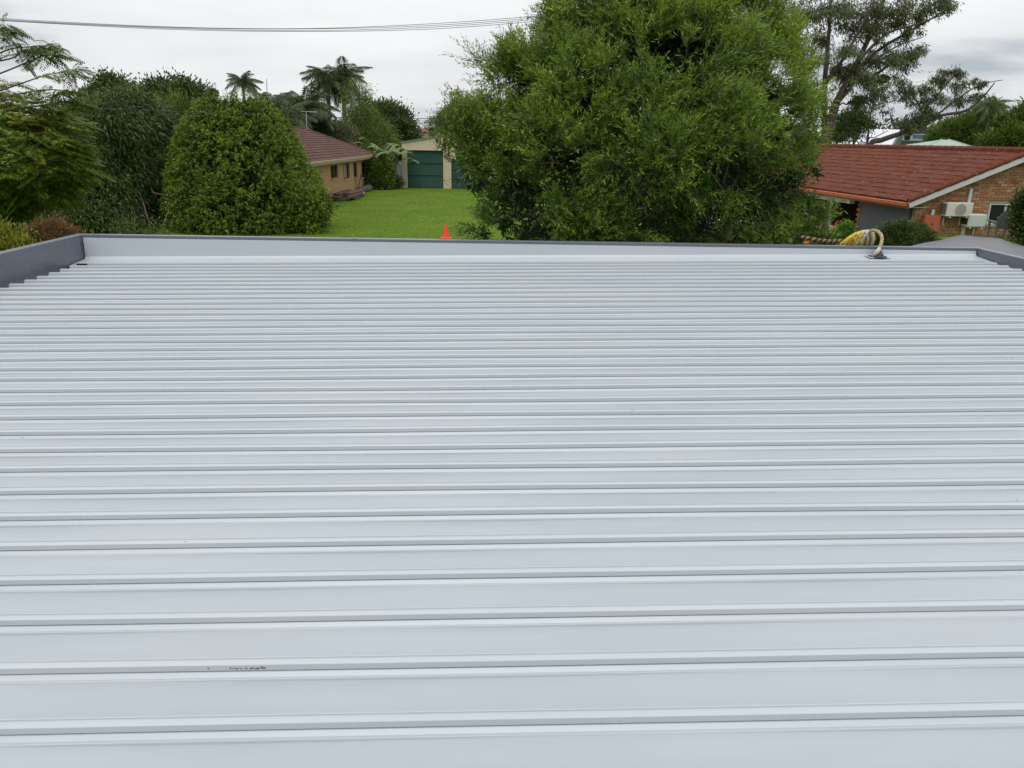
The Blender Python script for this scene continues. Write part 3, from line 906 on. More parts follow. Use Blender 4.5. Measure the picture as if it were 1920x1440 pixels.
for i, (ya, yb_, za, zb) in enumerate(wr):
    mb = MB(); fw = 0.06; xa_, xb_ = HX - 0.13, HX - 0.07
    mb.box(xa_, xb_, ya, ya + fw, za, zb); mb.box(xa_, xb_, yb_ - fw, yb_, za, zb); mb.box(xa_, xb_, ya + fw, yb_ - fw, zb - fw, zb); mb.box(xa_, xb_, ya + fw, yb_ - fw, za, za + fw)
    if yb_ - ya > 1.1: mb.box(xa_, xb_, (ya + yb_) / 2 - 0.025, (ya + yb_) / 2 + 0.025, za + fw, zb - fw)
    w_ = mb.build('window', MT['brownframe'], house)
    mb = MB(); mb.box(HX - 0.115, HX - 0.108, ya + fw, yb_ - fw, za + fw, zb - fw); mb.build('pane', MT['glass'], w_)
    mb = MB(); mb.box(HX - 0.05, HX + 0.05, ya - 0.05, yb_ + 0.05, za - 0.11, za - 0.002); mb.build('sill', MT['ybrick'], w_)
    if i in (1, 3):
        mb = MB(); c0 = ya + (0.35 if i == 1 else 0.1) * (yb_ - ya); mb.box(HX - 0.105, HX - 0.100, c0, c0 + (yb_ - ya) * 0.35, za + fw, zb - fw); mb.build('curtain', MT['curtain'], w_)
# far dark timber corner
mb = MB(); mb.box(HX - 0.02, HX + 0.04, HY1 - 2.6, HY1 - 0.55, 0.0, ZG - 0.03); mb.build('timber_screen', MT['brownframe'], house)
mb = MB(); mb.box(HX - 0.0, GXh, HY0 - 0.5, HY1, ZG - 0.02, ZG + 0.0); mb.build('soffit', MT['soffit'], house)
mb = MB(); mb.bbox(GXh - 0.02, GXh + 0.11, HY0 - 0.5, HY1 + 0.1, ZG + 0.0, ZG + 0.14, 0.015); mb.bbox(GXh - 9.9, GXh - 0.02, HY1 + 0.0, HY1 + 0.1, ZG, ZG + 0.14, 0.015)
mb.build('gutter', MT['fascia_tan'], house)
mb = MB(); mb.bbox(GXh - 0.06, GXh - 0.022, HY0 - 0.5, HY1, ZG - 0.10, ZG + 0.05, 0.006); mb.build('fascia', MT['soffit'], house)
RUN = 4.45; RISE = 1.80
RX = GXh - RUN
zr0 = ZG + 0.10
apexN, apexF = HY0 - 0.5 + RUN, HY1 - RUN
mb = MB()
A, Bf, Cc, Dd = (GXh, HY0 - 0.5, zr0), (GXh, HY1, zr0), (RX, apexF, zr0 + RISE), (RX, apexN, zr0 + RISE)
E_, F_ = (GXh - 2 * RUN, HY0 - 0.5, zr0), (GXh - 2 * RUN, HY1, zr0)
mb.quad(A, Bf, Cc, Dd); mb.quad(F_, E_, Dd, Cc); mb.quad(Bf, F_, Cc); mb.quad(E_, A, Dd)
mb.build('roof', MT['btile'], house)
roofo = [o for o in bpy.data.objects if o.name.startswith('roof') and o.parent == house][0]
def tile_tris(mb, O, ex, ey, ez, w, ln, hump, lift):
    """one interlocking tile: front edge at O, ex across, ey up the slope"""
    cs = [(0, 0), (0.18, 0.9), (0.36, 0.15), (0.55, 0.0), (0.74, 0.75), (0.92, 0.2), (1.0, 0.0)]
    n0 = len(mb.v)
    for (t, off) in ((0, lift), (1, 0.0)):
        for (a, h) in cs:
            mb.v.append(tuple(O + ex * (a * w) + ey * (t * ln) + ez * (h * hump + off)))
    for (a, h) in cs: mb.v.append(tuple(O + ex * (a * w) + ez * (-0.01)))
    k = len(cs)
    for i in range(k - 1):
        mb.f.append((n0 + i, n0 + i + 1, n0 + k + i + 1, n0 + k + i))
        mb.f.append((n0 + 2 * k + i, n0 + 2 * k + i + 1, n0 + i + 1, n0 + i))
mb = MB()
sl_ = math.hypot(RUN, RISE); up_ = np.array([-RUN / sl_, 0, RISE / sl_]); nn_ = np.array([RISE / sl_, 0, RUN / sl_]); al = np.array([0, 1.0, 0])
cg = 0.335
tv = []
rt = np.random.default_rng(21)
for c in range(int(sl_ / cg) + 1):
    s = c * cg
    inset = RUN * s / sl_
    y = HY0 - 0.5 + inset; yend = HY1 - inset
    while y < yend - 0.1:
        w = min(0.30, yend - y)
        f0 = len(mb.f)
        tile_tris(mb, np.array([GXh, y, zr0]) + up_ * s + nn_ * 0.012, al, up_, nn_, w, cg + 0.03, 0.028, 0.045 + rt.uniform(-0.006, 0.006))
        tv += [rt.random()] * (len(mb.f) - f0)
        y += w
o = mb.build('roof_tile', MT['btile'], house); tag(o, kind='stuff')
a_ = o.data.attributes.new('tint', 'FLOAT', 'FACE'); a_.data.foreach_set('value', np.array(tv, np.float32))
mb = MB()
def caps(mb, p, q, r=0.11, step=0.4):
    p = np.array(p, float); q = np.array(q, float); L = np.linalg.norm(q - p); n = max(1, int(L / step))
    for i in range(n):
        a = p + (q - p) * i / n; b = p + (q - p) * (i + 1.08) / n
        mb.tube([a, b], [r * 1.08, r * 0.95], 8)
caps(mb, np.array(Bf) + (0, 0, 0.03), np.array(Cc) + (0, 0, 0.03)); caps(mb, np.array(Dd) + (0, 0, 0.03), np.array(Cc) + (0, 0, 0.03)); caps(mb, np.array(A) + (0, 0, 0.03), np.array(Dd) + (0, 0, 0.03))
o = mb.build('ridge_capping', MT['btile'], house)
# TV aerial on its roof
MT['aerial'] = mat('aerial_metal', (0.42, 0.42, 0.42), rough=0.4, metal=0.5)
ax_ = at(575, 246, 57.0)
ant = thing('tv_aerial', 'thin grey television aerial on the brown tiled roof', 'aerial', ax_)
at_top = at(574, 209, 57.0)
mb = MB(); mb.tube([ax_ - np.array([0, 0, 0.3]), at_top], 0.035, 6); mb.build('mast', MT['aerial'], ant)
mb = MB(); mb.tube([at_top + (-0.35, 0, 0.0), at_top + (0.75, 0, -0.04)], 0.022, 5)
for q in (-0.3, 0.0, 0.3, 0.65): mb.tube([at_top + (q, -0.35, 0), at_top + (q, 0.35, 0)], 0.012, 5)
mb.build('boom', MT['aerial'], ant)
mb = MB(); pA = at(501, 186, 75); pB = at(500, 148, 75); mb.tube([(pA[0], 75, 0), pA, pB], [0.07, 0.05, 0.03], 6)
tag(mb.build('pole_mast', MT['aerial'], None), 'thin pale mast standing among the palms', 'mast')

# stacked planks, board, stone along the yellow wall
MT['plank'] = tint_mat('weathered_timber', [(0.10, 0.065, 0.055), (0.16, 0.10, 0.085), (0.075, 0.055, 0.05), (0.20, 0.14, 0.12)], 0.9)
rp_ = random.Random(3)
for i in range(15):
    row = i % 5; lay = i // 5
    L = rp_.uniform(2.4, 4.2); y0 = 47.2 + rp_.uniform(0, 1.5)
    xw = HX + 0.28 + row * 0.24 + rp_.uniform(-0.03, 0.03); z = 0.09 + lay * 0.14
    if lay == 2 and row > 3: continue
    a = rp_.uniform(-0.03, 0.03)
    mb = MB(); mb.obox((0, 0, 0), (math.cos(a), math.sin(a), 0), (-math.sin(a), math.cos(a), 0), (0, 0, 1), 0.1, L / 2, 0.055)
    o = mb.build('timber_plank', MT['plank'], None)
    o.location = (xw, y0 + L / 2, z)
    tag(o, 'dark weathered plank in the low stack along the ochre brick wall', 'plank', 'planks stacked along the ochre wall')
MT['rust'] = mat('rust_red_board', (0.30, 0.085, 0.035), (0.2, 0.06, 0.03), 8, 0.9)
MT['stone'] = mat('pale_stone', (0.42, 0.40, 0.36), (0.3, 0.28, 0.25), 6, 0.9, 0.5)
pb = onx(674, 345, HX + 0.25)
mb = MB(); mb.obox(pb + np.array([0, 0, 0.1]), (0.25, 0, 0.968), (0, 1, 0), (-0.968, 0, 0.25), 0.62, 0.14, 0.02)
tag(mb.build('leaning_board', MT['rust'], None), 'rusty red board leaning on the ochre brick wall', 'board')
def boulder(rng_, c, r, name, label, m, cat='stone'):
    import bmesh
    bm = bmesh.new(); bmesh.ops.create_icosphere(bm, subdivisions=2, radius=1)
    for v in bm.verts:
        k = 1 + 0.18 * math.sin(3 * v.co.x + rng_.uniform(0, 0.6)) * math.cos(2.5 * v.co.y + v.co.z) + rng_.uniform(-0.05, 0.05)
        v.co = Vector((c[0] + v.co.x * r[0] * k, c[1] + v.co.y * r[1] * k, c[2] + v.co.z * r[2] * k))
    me = bpy.data.meshes.new(name); bm.to_mesh(me); bm.free()
    return tag(link_mesh(name, me, m, smooth=True), label, cat)
pw = onz(669, 363, 0.12)
boulder(rp_, pw, (0.55, 0.7, 0.2), 'pale_rock', 'pale rounded rock at the far end of the plank stack', MT['stone'])
MT['darkrock'] = mat('dark_garden_rock', (0.07, 0.06, 0.055), (0.12, 0.10, 0.09), 6, 0.9, 0.5)
for i, (u, v, rr2) in enumerate(((677, 357, 0.4), (684, 355, 0.45), (690, 353, 0.35))):
    pw = onz(u, v, 0.15)
    boulder(rp_, pw, (rr2, rr2, 0.25), 'garden_rock', ['dark garden rock nearest the pale rock', 'middle dark garden rock by the wall', 'dark garden rock nearest the leafy shrubs'][i], MT['darkrock'])
MT['lime'] = mat('bright_green_cloth', (0.03, 0.34, 0.12), (0.02, 0.27, 0.09), 6, 0.6)
pu = onz(725, 352, 0.0)
mb = MB(); mb.lathe((pu[0], pu[1], 0.02), [(0.03, 0), (0.07, 0.02), (0.2, 0.35), (0.24, 0.6), (0.17, 0.75), (0.05, 0.82), (0.02, 0.9)], 9)
um = thing('folded_umbrella', 'bright green folded garden umbrella standing by the shrubs near the shed', 'umbrella', pu)
mb.build('canopy', MT['lime'], um); mb = MB(); mb.tube([(pu[0], pu[1], 0), (pu[0] - 0.06, pu[1], 1.15)], 0.02, 6); mb.build('shaft', MT['post'], um)

# orange cone on the lawn
MT['cone'] = mat('orange_cone', (0.80, 0.075, 0.02), (0.74, 0.065, 0.018), 6, 0.55)
pc = onz(836, 447, 0.0)
cone = thing('traffic_cone', 'bright orange traffic cone standing on the lawn', 'cone', pc)
mb = MB(); mb.lathe((pc[0], pc[1], 0.04), [(0.17, 0), (0.155, 0.02), (0.042, 0.51), (0.032, 0.525), (0.02, 0.527)], 18); mb.build('cone_body', MT['cone'], cone, smooth=False)
mb = MB(); mb.bbox(pc[0] - 0.21, pc[0] + 0.21, pc[1] - 0.21, pc[1] + 0.21, 0.0, 0.042, 0.012); mb.build('base', MT['cone'], cone)

# ================================================================== red tiled brick house (right)
HA = R(4.9)
HO = np.array([12.13, 24.3, -0.2])
hex_ = np.array([math.cos(HA), math.sin(HA), 0]); hey = np.array([-math.sin(HA), math.cos(HA), 0])
def rh_y(u, v, yl):        # local (x, z) where the ray meets the plane y = yl
    r = ray(u, v); t = ((HO - CP) @ hey + yl) / (r @ hey); p = CP + r * t - HO
    return p @ hex_, p[2]
def rh_x(u, v, xl):
    r = ray(u, v); t = ((HO - CP) @ hex_ + xl) / (r @ hex_); p = CP + r * t - HO
    return p @ hey, p[2]
def rh_world(x, y, z): return HO + hex_ * x + hey * y + np.array([0, 0, z])
red = thing('brick_house', 'brown brick house with red tiled gable roof at the right', 'house', HO, HA)
MT['rbrick'] = tint_mat('brown_bricks', [(0.24, 0.115, 0.06), (0.33, 0.17, 0.085), (0.38, 0.21, 0.11), (0.27, 0.12, 0.055), (0.42, 0.25, 0.14), (0.19, 0.09, 0.05), (0.35, 0.17, 0.08)], 0.9, 0.4, 50)
MT['mortar'] = mat('mortar', (0.36, 0.30, 0.23), (0.28, 0.23, 0.18), 20, 0.95, 0.3)
MT['rtile'] = tint_mat('red_roof_tiles', [(0.132, 0.038, 0.022), (0.152, 0.045, 0.025), (0.115, 0.036, 0.022), (0.165, 0.052, 0.029), (0.124, 0.044, 0.028)], 0.88, 0.5, 30, 0.2, 0.30)
MT['ogutter'] = mat('orange_brown_gutter', (0.42, 0.10, 0.032), (0.37, 0.085, 0.028), 3, 0.5)
MT['barge'] = mat('pale_barge_board', (0.56, 0.57, 0.55), (0.50, 0.51, 0.49), 4, 0.6)
MT['greywall'] = mat('dark_grey_render', (0.115, 0.112, 0.125), (0.095, 0.092, 0.105), 3, 0.9, 0.3)
EZ = 2.30; HRUN = 3.65; HRISE = 1.52; HL = 23.0
GW = 0.30                # gable wall plane behind the barge
EW = 0.42                # side wall behind the gutter
slope = HRISE / HRUN
ztop = lambda x: EZ + slope * min(x, 2 * HRUN - x)
# gable wall with a window opening
wx0, wz1 = rh_y(1858, 381, GW); wx1, wz0 = rh_y(1891, 421, GW)
wz0 = max(0.75, wz0)
mb = MB()
def wall_poly(mb, x0, x1, z0, zf, y):
    mb.quad((x0, y, z0), (x1, y, z0), (x1, y, zf(x1)), (x0, y, zf(x0)))
low = lambda x: ztop(x) - 0.06
MWY = GW + 0.014
wall_poly(mb, EW, wx0, -0.3, low, MWY); wall_poly(mb, wx1, HRUN, -0.3, low, MWY); wall_poly(mb, HRUN, 2 * HRUN - EW, -0.3, low, MWY)
mb.quad((wx0, MWY, -0.3), (wx1, MWY, -0.3), (wx1, MWY, wz0), (wx0, MWY, wz0)); mb.quad((wx0, MWY, wz1), (wx1, MWY, wz1), (wx1, MWY, low(wx1)), (wx0, MWY, low(wx0)))
for (xx) in (wx0, wx1): mb.quad((xx, MWY, wz0), (xx, MWY + 0.12, wz0), (xx, MWY + 0.12, wz1), (xx, MWY, wz1))
gw = mb.build('gable_wall', MT['mortar'], red, True)
# bricks
BL, BH, JT = 0.230, 0.076, 0.010
bmesh_ = MB(); bmesh_.bbox(-BL / 2, BL / 2, -0.014, 0.01, -BH / 2, BH / 2, 0.004)
bme = bmesh_.mesh('brick'); bme.materials.append(MT['rbrick'])
hlf = MB(); hlf.bbox(-BL / 4 + 0.003, BL / 4 - 0.003, -0.014, 0.01, -BH / 2, BH / 2, 0.004)
hme = hlf.mesh('brick_half'); hme.materials.append(MT['rbrick'])
rbk = random.Random(77)
cand = []
z = -0.2; row = 0
while z < 3.7:
    x = EW + (BL / 2 if row % 2 == 0 else BL + JT / 2)
    if row % 2: cand.append((EW + BL / 4, z, True))
    while x < 2 * HRUN - EW:
        cand.append((x, z, False)); x += BL + JT
    z += BH + JT; row += 1
good = []
for (x, z, h) in cand:
    w = BL / 4 if h else BL / 2
    if z + BH / 2 > low(x - w) - 0.02 or z + BH / 2 > low(x + w) - 0.02: continue
    if x + w > wx0 + 0.01 and x - w < wx1 - 0.01 and z + BH / 2 > wz0 and z - BH / 2 < wz1: continue
    good.append((x, z, h))
def seen_key(q):       # bricks in view, bare of bank and bush, first
    p = rh_world(q[0], GW, q[1]); d = p - CP; wv = d @ FWD
    u = 960 + 1440 * (d @ RT) / wv; v = 720 - 1440 * (d @ UPV) / wv
    return (0 if (u < 1925 and v < 452) else 1, -v)
good.sort(key=seen_key)
restb = MB(); rest_t = []
for i, (x, z, h) in enumerate(good):
    dy = rbk.uniform(-0.003, 0.003)
    if i < 300:
        o = bpy.data.objects.new('brick', hme if h else bme); COL.objects.link(o); o.parent = gw
        o.location = (x, GW + dy, z); o.rotation_euler = (0, rbk.uniform(-0.006, 0.006), rbk.uniform(-0.006, 0.006))
    else:
        w = BL / 4 - 0.003 if h else BL / 2
        restb.box(x - w, x + w, GW - 0.014 + dy, GW + 0.01, z - BH / 2, z + BH / 2); rest_t += [rbk.random()] * 6
o = restb.build('brickwork', MT['rbrick'], gw, True); tag(o, kind='stuff')
a_ = o.data.attributes.new('tint', 'FLOAT', 'FACE'); a_.data.foreach_set('value', np.array(rest_t, np.float32))
# side: grey panel, brick pier, dark porch
yp0, _ = rh_x(1612, 400, EW); yp1, _ = rh_x(1606, 400, EW)
PY0 = max(2.5, yp0)
mb = MB(); mb.bbox(EW + 0.02, EW + 0.14, 0.62, PY0, -0.3, EZ - 0.1, 0.005); mb.build('grey_wall_panel', MT['greywall'], red, True)
mb = MB(); mb.box(EW + 0.10, EW + 0.22, GW + 0.02, 0.60, -0.3, EZ - 0.1); mb.build('corner_recess', MT['mortar'], red, True)
quo = MB()
z = -0.2; row = 0; qt = []
while z < EZ - 0.15:
    w = 0.24 if row % 2 else 0.12
    quo.bbox(EW - 0.004, EW + 0.09, PY0 + 0.004, PY0 + 0.004 + w, z, z + BH, 0.004); z += BH + JT; row += 1
o = quo.build('brick_pier', MT['rbrick'], red, True)
a_ = o.data.attributes.new('tint', 'FLOAT', 'FACE'); fcount = len(o.data.polygons); per_b = fcount // row
a_.data.foreach_set('value', np.repeat(np.array([rbk.random() for _ in range(row)], np.float32), per_b))
MT['porchdark'] = mat('brown_porch_wall', (0.13, 0.075, 0.05), (0.10, 0.055, 0.04), 6, 0.9)
mb = MB(); mb.box(EW + 2.6, EW + 2.7, PY0 + 0.25, 14, -0.3, EZ - 0.1); mb.box(EW + 0.1, EW + 2.6, PY0 + 0.02, PY0 + 0.12, -0.3, EZ - 0.1); mb.box(EW, EW + 2.6, 8.2, 8.3, -0.3, EZ - 0.1)
mb.box(2 * HRUN - EW - 0.1, 2 * HRUN - EW, GW + 0.03, HL, -0.3, EZ - 0.1); mb.box(EW + 0.1, 2 * HRUN - EW - 0.11, HL - 0.2, HL - 0.1, -0.3, EZ - 0.1); mb.box(EW, EW + 0.12, 8.31, HL - 0.21, -0.3, EZ - 0.1)
mb.build('inner_wall', MT['porchdark'], red, True)
mb = MB(); mb.box(EW + 0.3, 2 * HRUN - EW - 0.15, 0.7, HL - 0.3, EZ - 0.1, EZ - 0.08); mb.box(0.1, EW + 0.3 - 0.002, 0.2, HL, EZ - 0.12, EZ - 0.10); mb.build('soffit', MT['barge'], red, True)
for u_, v_ in ((1556, 410),):
    yl, _ = rh_x(u_, v_, 0.30)
    mb = MB(); mb.bbox(0.25, 0.35, yl - 0.05, yl + 0.05, 0.0, EZ - 0.125, 0.006); mb.build('porch_post', MT['barge'], red, True)
    mb = MB(); mb.bbox(0.60, 0.66, yl + 0.9, yl + 0.96, 0.0, EZ - 0.125, 0.006); mb.build('porch_post', MT['fascia_tan'], red, True)
    mb = MB(); mb.bbox(0.20, 0.40, PY0 + 0.4, yl + 3, EZ - 0.30, EZ - 0.125, 0.006); mb.build('porch_beam', MT['barge'], red, True)
# window
mb = MB(); f_ = 0.05; ya_, yb_ = GW + 0.03, GW + 0.09
mb.box(wx0, wx0 + f_, ya_, yb_, wz0, wz1); mb.box(wx1 - f_, wx1, ya_, yb_, wz0, wz1); mb.box(wx0 + f_, wx1 - f_, ya_, yb_, wz1 - f_, wz1); mb.box(wx0 + f_, wx1 - f_, ya_, yb_, wz0, wz0 + f_)
mb.box(wx1 - 0.22, wx1 - 0.15, ya_ - 0.004, yb_, wz0 + f_, wz1 - f_)
wn = mb.build('window', MT['barge'], red, True)
mb = MB(); mb.box(wx0 + f_, wx1 - f_, GW + 0.055, GW + 0.06, wz0 + f_, wz1 - f_); mb.build('pane', MT['glass'], wn, True)
mb = MB(); mb.box(wx0 - 0.04, wx1 + 0.04, GW - 0.05, GW + 0.02, wz0 - 0.07, wz0 - 0.002); mb.build('sill', MT['mortar'], wn, True)
# roof tiles on the visible slope
up_ = np.array([HRUN, 0, HRISE]); sl_ = np.linalg.norm(up_); up_ = up_ / sl_; nn_ = np.array([-HRISE, 0, HRUN]) / sl_; al = np.array([0, -1.0, 0])
TW, CG = 0.30, 0.325
tm = MB(); tile_tris(tm, np.zeros(3), np.array([0, -1.0, 0]), up_, nn_, TW, CG + 0.03, 0.026, 0.020)
tme = tm.mesh('roof_tile'); tme.materials.append(MT['rtile'])
mb = MB(); zr = EZ + 0.07
mb.quad((0, 0.02, zr), (HRUN, 0.02, zr + HRISE), (HRUN, HL, zr + HRISE), (0, HL, zr)); mb.quad((2 * HRUN, HL, zr), (HRUN, HL, zr + HRISE), (HRUN, 0.02, zr + HRISE), (2 * HRUN, 0.02, zr))
rroof = mb.build('roof', MT['rtile'], red, True)
tiles = []
nc = int(sl_ / CG) + 1
for c in range(nc):
    for j in range(int(HL / TW)):
        tiles.append((j * TW + TW + 0.02, c))
def tkey(q):
    x = q[1] * CG * up_[0]
    p = rh_world(x, q[0], zr + q[1] * CG * up_[2]); d = p - CP; wv = d @ FWD
    u = 960 + 1440 * (d @ RT) / wv
    return (0 if u < 1930 else 1, q[0])
tiles.sort(key=tkey)
restt = MB(); rtv = []
for i, (yt, c) in enumerate(tiles):
    O = np.array([-0.03, yt, zr + 0.012]) + up_ * (c * CG)
    lf = rbk.uniform(-0.006, 0.008)
    if i < 300:
        o = bpy.data.objects.new('roof_tile', tme); COL.objects.link(o); o.parent = rroof
        o.location = O + nn_ * lf; o.rotation_euler = (rbk.uniform(-0.01, 0.01), rbk.uniform(-0.008, 0.008), 0)
    else:
        f0 = len(restt.f); tile_tris(restt, O + nn_ * lf, np.array([0, -1.0, 0]), up_, nn_, TW, CG + 0.03, 0.026, 0.020); rtv += [rbk.random()] * (len(restt.f) - f0)
o = restt.build('tiled_slope', MT['rtile'], rroof, True); tag(o, kind='stuff')
a_ = o.data.attributes.new('tint', 'FLOAT', 'FACE'); a_.data.foreach_set('value', np.array(rtv, np.float32))
mb = MB(); caps(mb, (HRUN, 0.0, zr + HRISE + 0.04), (HRUN, HL, zr + HRISE + 0.04), 0.12, 0.42); mb.build('ridge_capping', MT['rtile'], red, True)
mb = MB()
for s in (0, 1):
    p = np.array([-0.03, 0.02, zr + 0.03]); q = np.array([HRUN, 0.02, zr + HRISE + 0.04])
    if s: p[0] = 2 * HRUN - p[0]
    caps(mb, p, q, 0.075, 0.4)
mb.build('verge_capping', MT['rtile'], red, True)
mb = MB()
for s in (0, 1):
    p = np.array([0.0, 0.0, EZ - 0.02]); q = np.array([HRUN, 0.0, EZ - 0.02 + HRISE])
    if s: p[0] = 2 * HRUN - p[0]
    mb.bar(p, q, 0.035, 0.19)
mb.build('barge_board', MT['barge'], red, True)
mb = MB(); mb.bbox(-0.13, -0.005, 0.03, HL, EZ - 0.08, EZ + 0.05, 0.02); mb.bbox(-0.004, 0.02, 0.03, HL, EZ - 0.14, EZ + 0.03, 0.004); mb.build('gutter', MT['ogutter'], red, True)
# fittings on the gable wall
mx0, mz1 = rh_y(1729, 403, GW); mx1, mz0 = rh_y(1754, 435, GW)
MT['meter'] = mat('orange_red_meter_box', (0.40, 0.105, 0.04), (0.36, 0.09, 0.035), 5, 0.55)
mb = MB(); mb.bbox(mx0, mx1, GW - 0.17, GW - 0.016, mz0, mz1, 0.012); bxo = mb.build('meter_box', MT['meter'], red, True)
mb = MB(); mb.bbox(mx0 + 0.03, mx1 - 0.03, GW - 0.182, GW - 0.171, mz0 + 0.03, mz1 - 0.03, 0.004); mb.build('box_door', MT['meter'], bxo, True)
mb = MB(); cxm = (mx0 + mx1) / 2; mb.bbox(cxm - 0.03, cxm + 0.03, GW - 0.197, GW - 0.183, (mz0 + mz1) / 2 - 0.04, (mz0 + mz1) / 2 + 0.03, 0.003); mb.build('latch', MT['lead'], bxo, True)
lx, lz = rh_y(1747, 398, GW)
mb = MB(); mb.bbox(lx - 0.05, lx + 0.05, GW - 0.09, GW - 0.016, lz - 0.09, lz + 0.09, 0.015); mb.build('wall_light', MT['barge'], red, True)
px0, pz0 = rh_y(1819.5, 353, GW)
mb = MB(); mb.bbox(px0 - 0.05, px0 + 0.05, GW - 0.075, GW - 0.016, -0.2, pz0, 0.008); mb.build('cable_duct', MT['barge'], red, True)

# two air conditioning units
MT['acwhite'] = mat('off_white_casing', (0.58, 0.56, 0.50), (0.52, 0.50, 0.45), 4, 0.5)
MT['acgrille'] = mat('grey_grille', (0.30, 0.29, 0.27), rough=0.6)
MT['acdark'] = mat('dark_coil', (0.03, 0.03, 0.03), rough=0.7)
def ac_unit(ua, ub, va, vb, fan, label, dep):
    x0, z1 = rh_y(ua, va, GW - dep); x1, z0 = rh_y(ub, vb, GW - dep)
    base = rh_world((x0 + x1) / 2, GW - dep / 2, z0)
    t = thing('air_conditioner', label, 'air conditioner', base, HA)
    w = x1 - x0; h = z1 - z0; yf = -dep / 2; yb = dep / 2 - 0.045
    mb = MB(); mb.bbox(-w / 2, w / 2, yf, yb, 0.0, h, 0.018); mb.build('casing', MT['acwhite'], t, True)
    if fan:
        fx = 0.02; fz = h / 2; rad = min(h * 0.44, w * 0.3)
        mb = MB()
        ring = [(fx + rad * math.cos(a), yf - 0.004, fz + rad * math.sin(a)) for a in np.linspace(0, 2 * PI, 29)]
        mb.v += [(fx, yf - 0.003, fz)] + [(fx + rad * 0.97 * math.cos(a), yf - 0.003, fz + rad * 0.97 * math.sin(a)) for a in np.linspace(0, 2 * PI, 28, endpoint=False)]
        for i in range(28): mb.f.append((0, 1 + i, 1 + (i + 1) % 28))
        mb.build('fan_opening', MT['acgrille'], t, True)
        mb = MB(); mb.tube(ring, 0.008, 5, cap=False)
        for k in range(-5, 6):
            zq = k * rad / 6; hw = math.sqrt(rad * rad - zq * zq); mb.bar((fx - hw, yf - 0.010, fz + zq), (fx + hw, yf - 0.010, fz + zq), 0.008)
        mb.build('fan_guard', MT['acwhite'], t, True)
        mb = MB()
        for k in range(7): mb.box(-w / 2 - 0.006, -w / 2 + 0.0, yf + 0.04, yb - 0.03, h * (0.14 + 0.11 * k), h * (0.14 + 0.11 * k) + 0.025)
        mb.build('side_louvre', MT['acdark'], t, True)
    else:
        mb = MB(); mb.box(-w / 2 - 0.005, -w / 2 + 0.001, yf + 0.05, yb - 0.02, h * 0.2, h * 0.85); mb.build('side_vent', MT['acdark'], t, True)
        mb = MB(); mb.bbox(-w / 2 + 0.02, w / 2 - 0.02, yf - 0.012, yf - 0.001, 0.03, h - 0.03, 0.004); mb.build('front_panel', MT['acpale'], t, True)
    mb = MB()
    for s in (-1, 1): mb.box(s * w * 0.32 - 0.02, s * w * 0.32 + 0.02, yf, dep / 2 - 0.016, -0.04, -0.003); mb.box(s * w * 0.32 - 0.02, s * w * 0.32 + 0.02, dep / 2 - 0.044, dep / 2 - 0.016, -0.30, -0.042)
    mb.build('bracket', MT['barge'], t, True)
MT['acpale'] = mat('pale_green_panel', (0.47, 0.52, 0.48), (0.43, 0.48, 0.45), 4, 0.5)
ac_unit(1778, 1822, 380, 406.5, True, 'larger off white air conditioning unit with round fan on the brick gable', 0.36)
ac_unit(1819, 1847, 402, 426.5, False, 'smaller pale boxy air conditioning unit lower right on the brick gable', 0.40)

# white car beside the porch
MT['carpaint'] = mat('white_car_paint', (0.72, 0.73, 0.74), rough=0.25)
MT['carglass'] = mat('car_glass', (0.02, 0.025, 0.03), rough=0.06, spec=0.8)
MT['tyre'] = mat('tyre_rubber', (0.02, 0.02, 0.02), rough=0.85)
MT['rim'] = mat('wheel_rim', (0.4, 0.4, 0.42), rough=0.35, metal=0.7)
MT['redlens'] = mat('red_lens', (0.45, 0.015, 0.015), rough=0.2)
pr = at(1551, 424, 29.5)
CARZ = 0.012
car = thing('parked_car', 'white hatchback parked behind the big tree beside the porch', 'car', (pr[0] - 2.1, 29.5 + 0.9, CARZ), R(4))
side = [(-2.05, 0.35), (-2.1, 0.6), (-2.0, 0.82), (-1.1, 0.95), (-0.45, 1.36), (0.2, 1.46), (1.1, 1.42), (1.72, 1.12), (2.02, 0.98), (2.1, 0.7), (2.05, 0.35)]
mb = MB()
n0 = len(side)
hw = [0.80, 0.85, 0.85, 0.82, 0.66, 0.62, 0.62, 0.70, 0.80, 0.84, 0.80]
for s in (-1, 1):
    for (p, w) in zip(side, hw): mb.v.append((p[0], s * w, p[1]))
for i in range(n0 - 1): mb.f.append((i, i + 1, n0 + i + 1, n0 + i))
mb.f.append((n0 - 1, 0, n0, 2 * n0 - 1))
mid = len(mb.v)
# sides as a belt and a cabin
for s, o_ in ((-1, 0), (1, n0)):
    lo = [o_ + i for i in (0, 1, 2, 3, 7, 8, 9, 10)]; hi = [o_ + i for i in (3, 4, 5, 6, 7)]
    mb.f.append(tuple(lo if s > 0 else lo[::-1])); mb.f.append(tuple(hi if s > 0 else hi[::-1]))
b_ = mb.build('body', MT['carpaint'], car, True)
bv = b_.modifiers.new('soft', 'BEVEL'); bv.width = 0.05; bv.segments = 3
for s in (-1, 1):
    mb = MB(); pl = [(-0.95, 0.985, 0.80), (-0.40, 1.30, 0.685), (0.2, 1.385, 0.645), (1.02, 1.35, 0.645), (1.52, 1.10, 0.715)]
    q = [(x, s * (w + 0.022), z) for (x, z, w) in pl]; q2 = [(x, s * (w - 0.01), z) for (x, z, w) in pl]
    mb.quad(*q[::s]); mb.build('side_window', MT['carglass'], car, True)
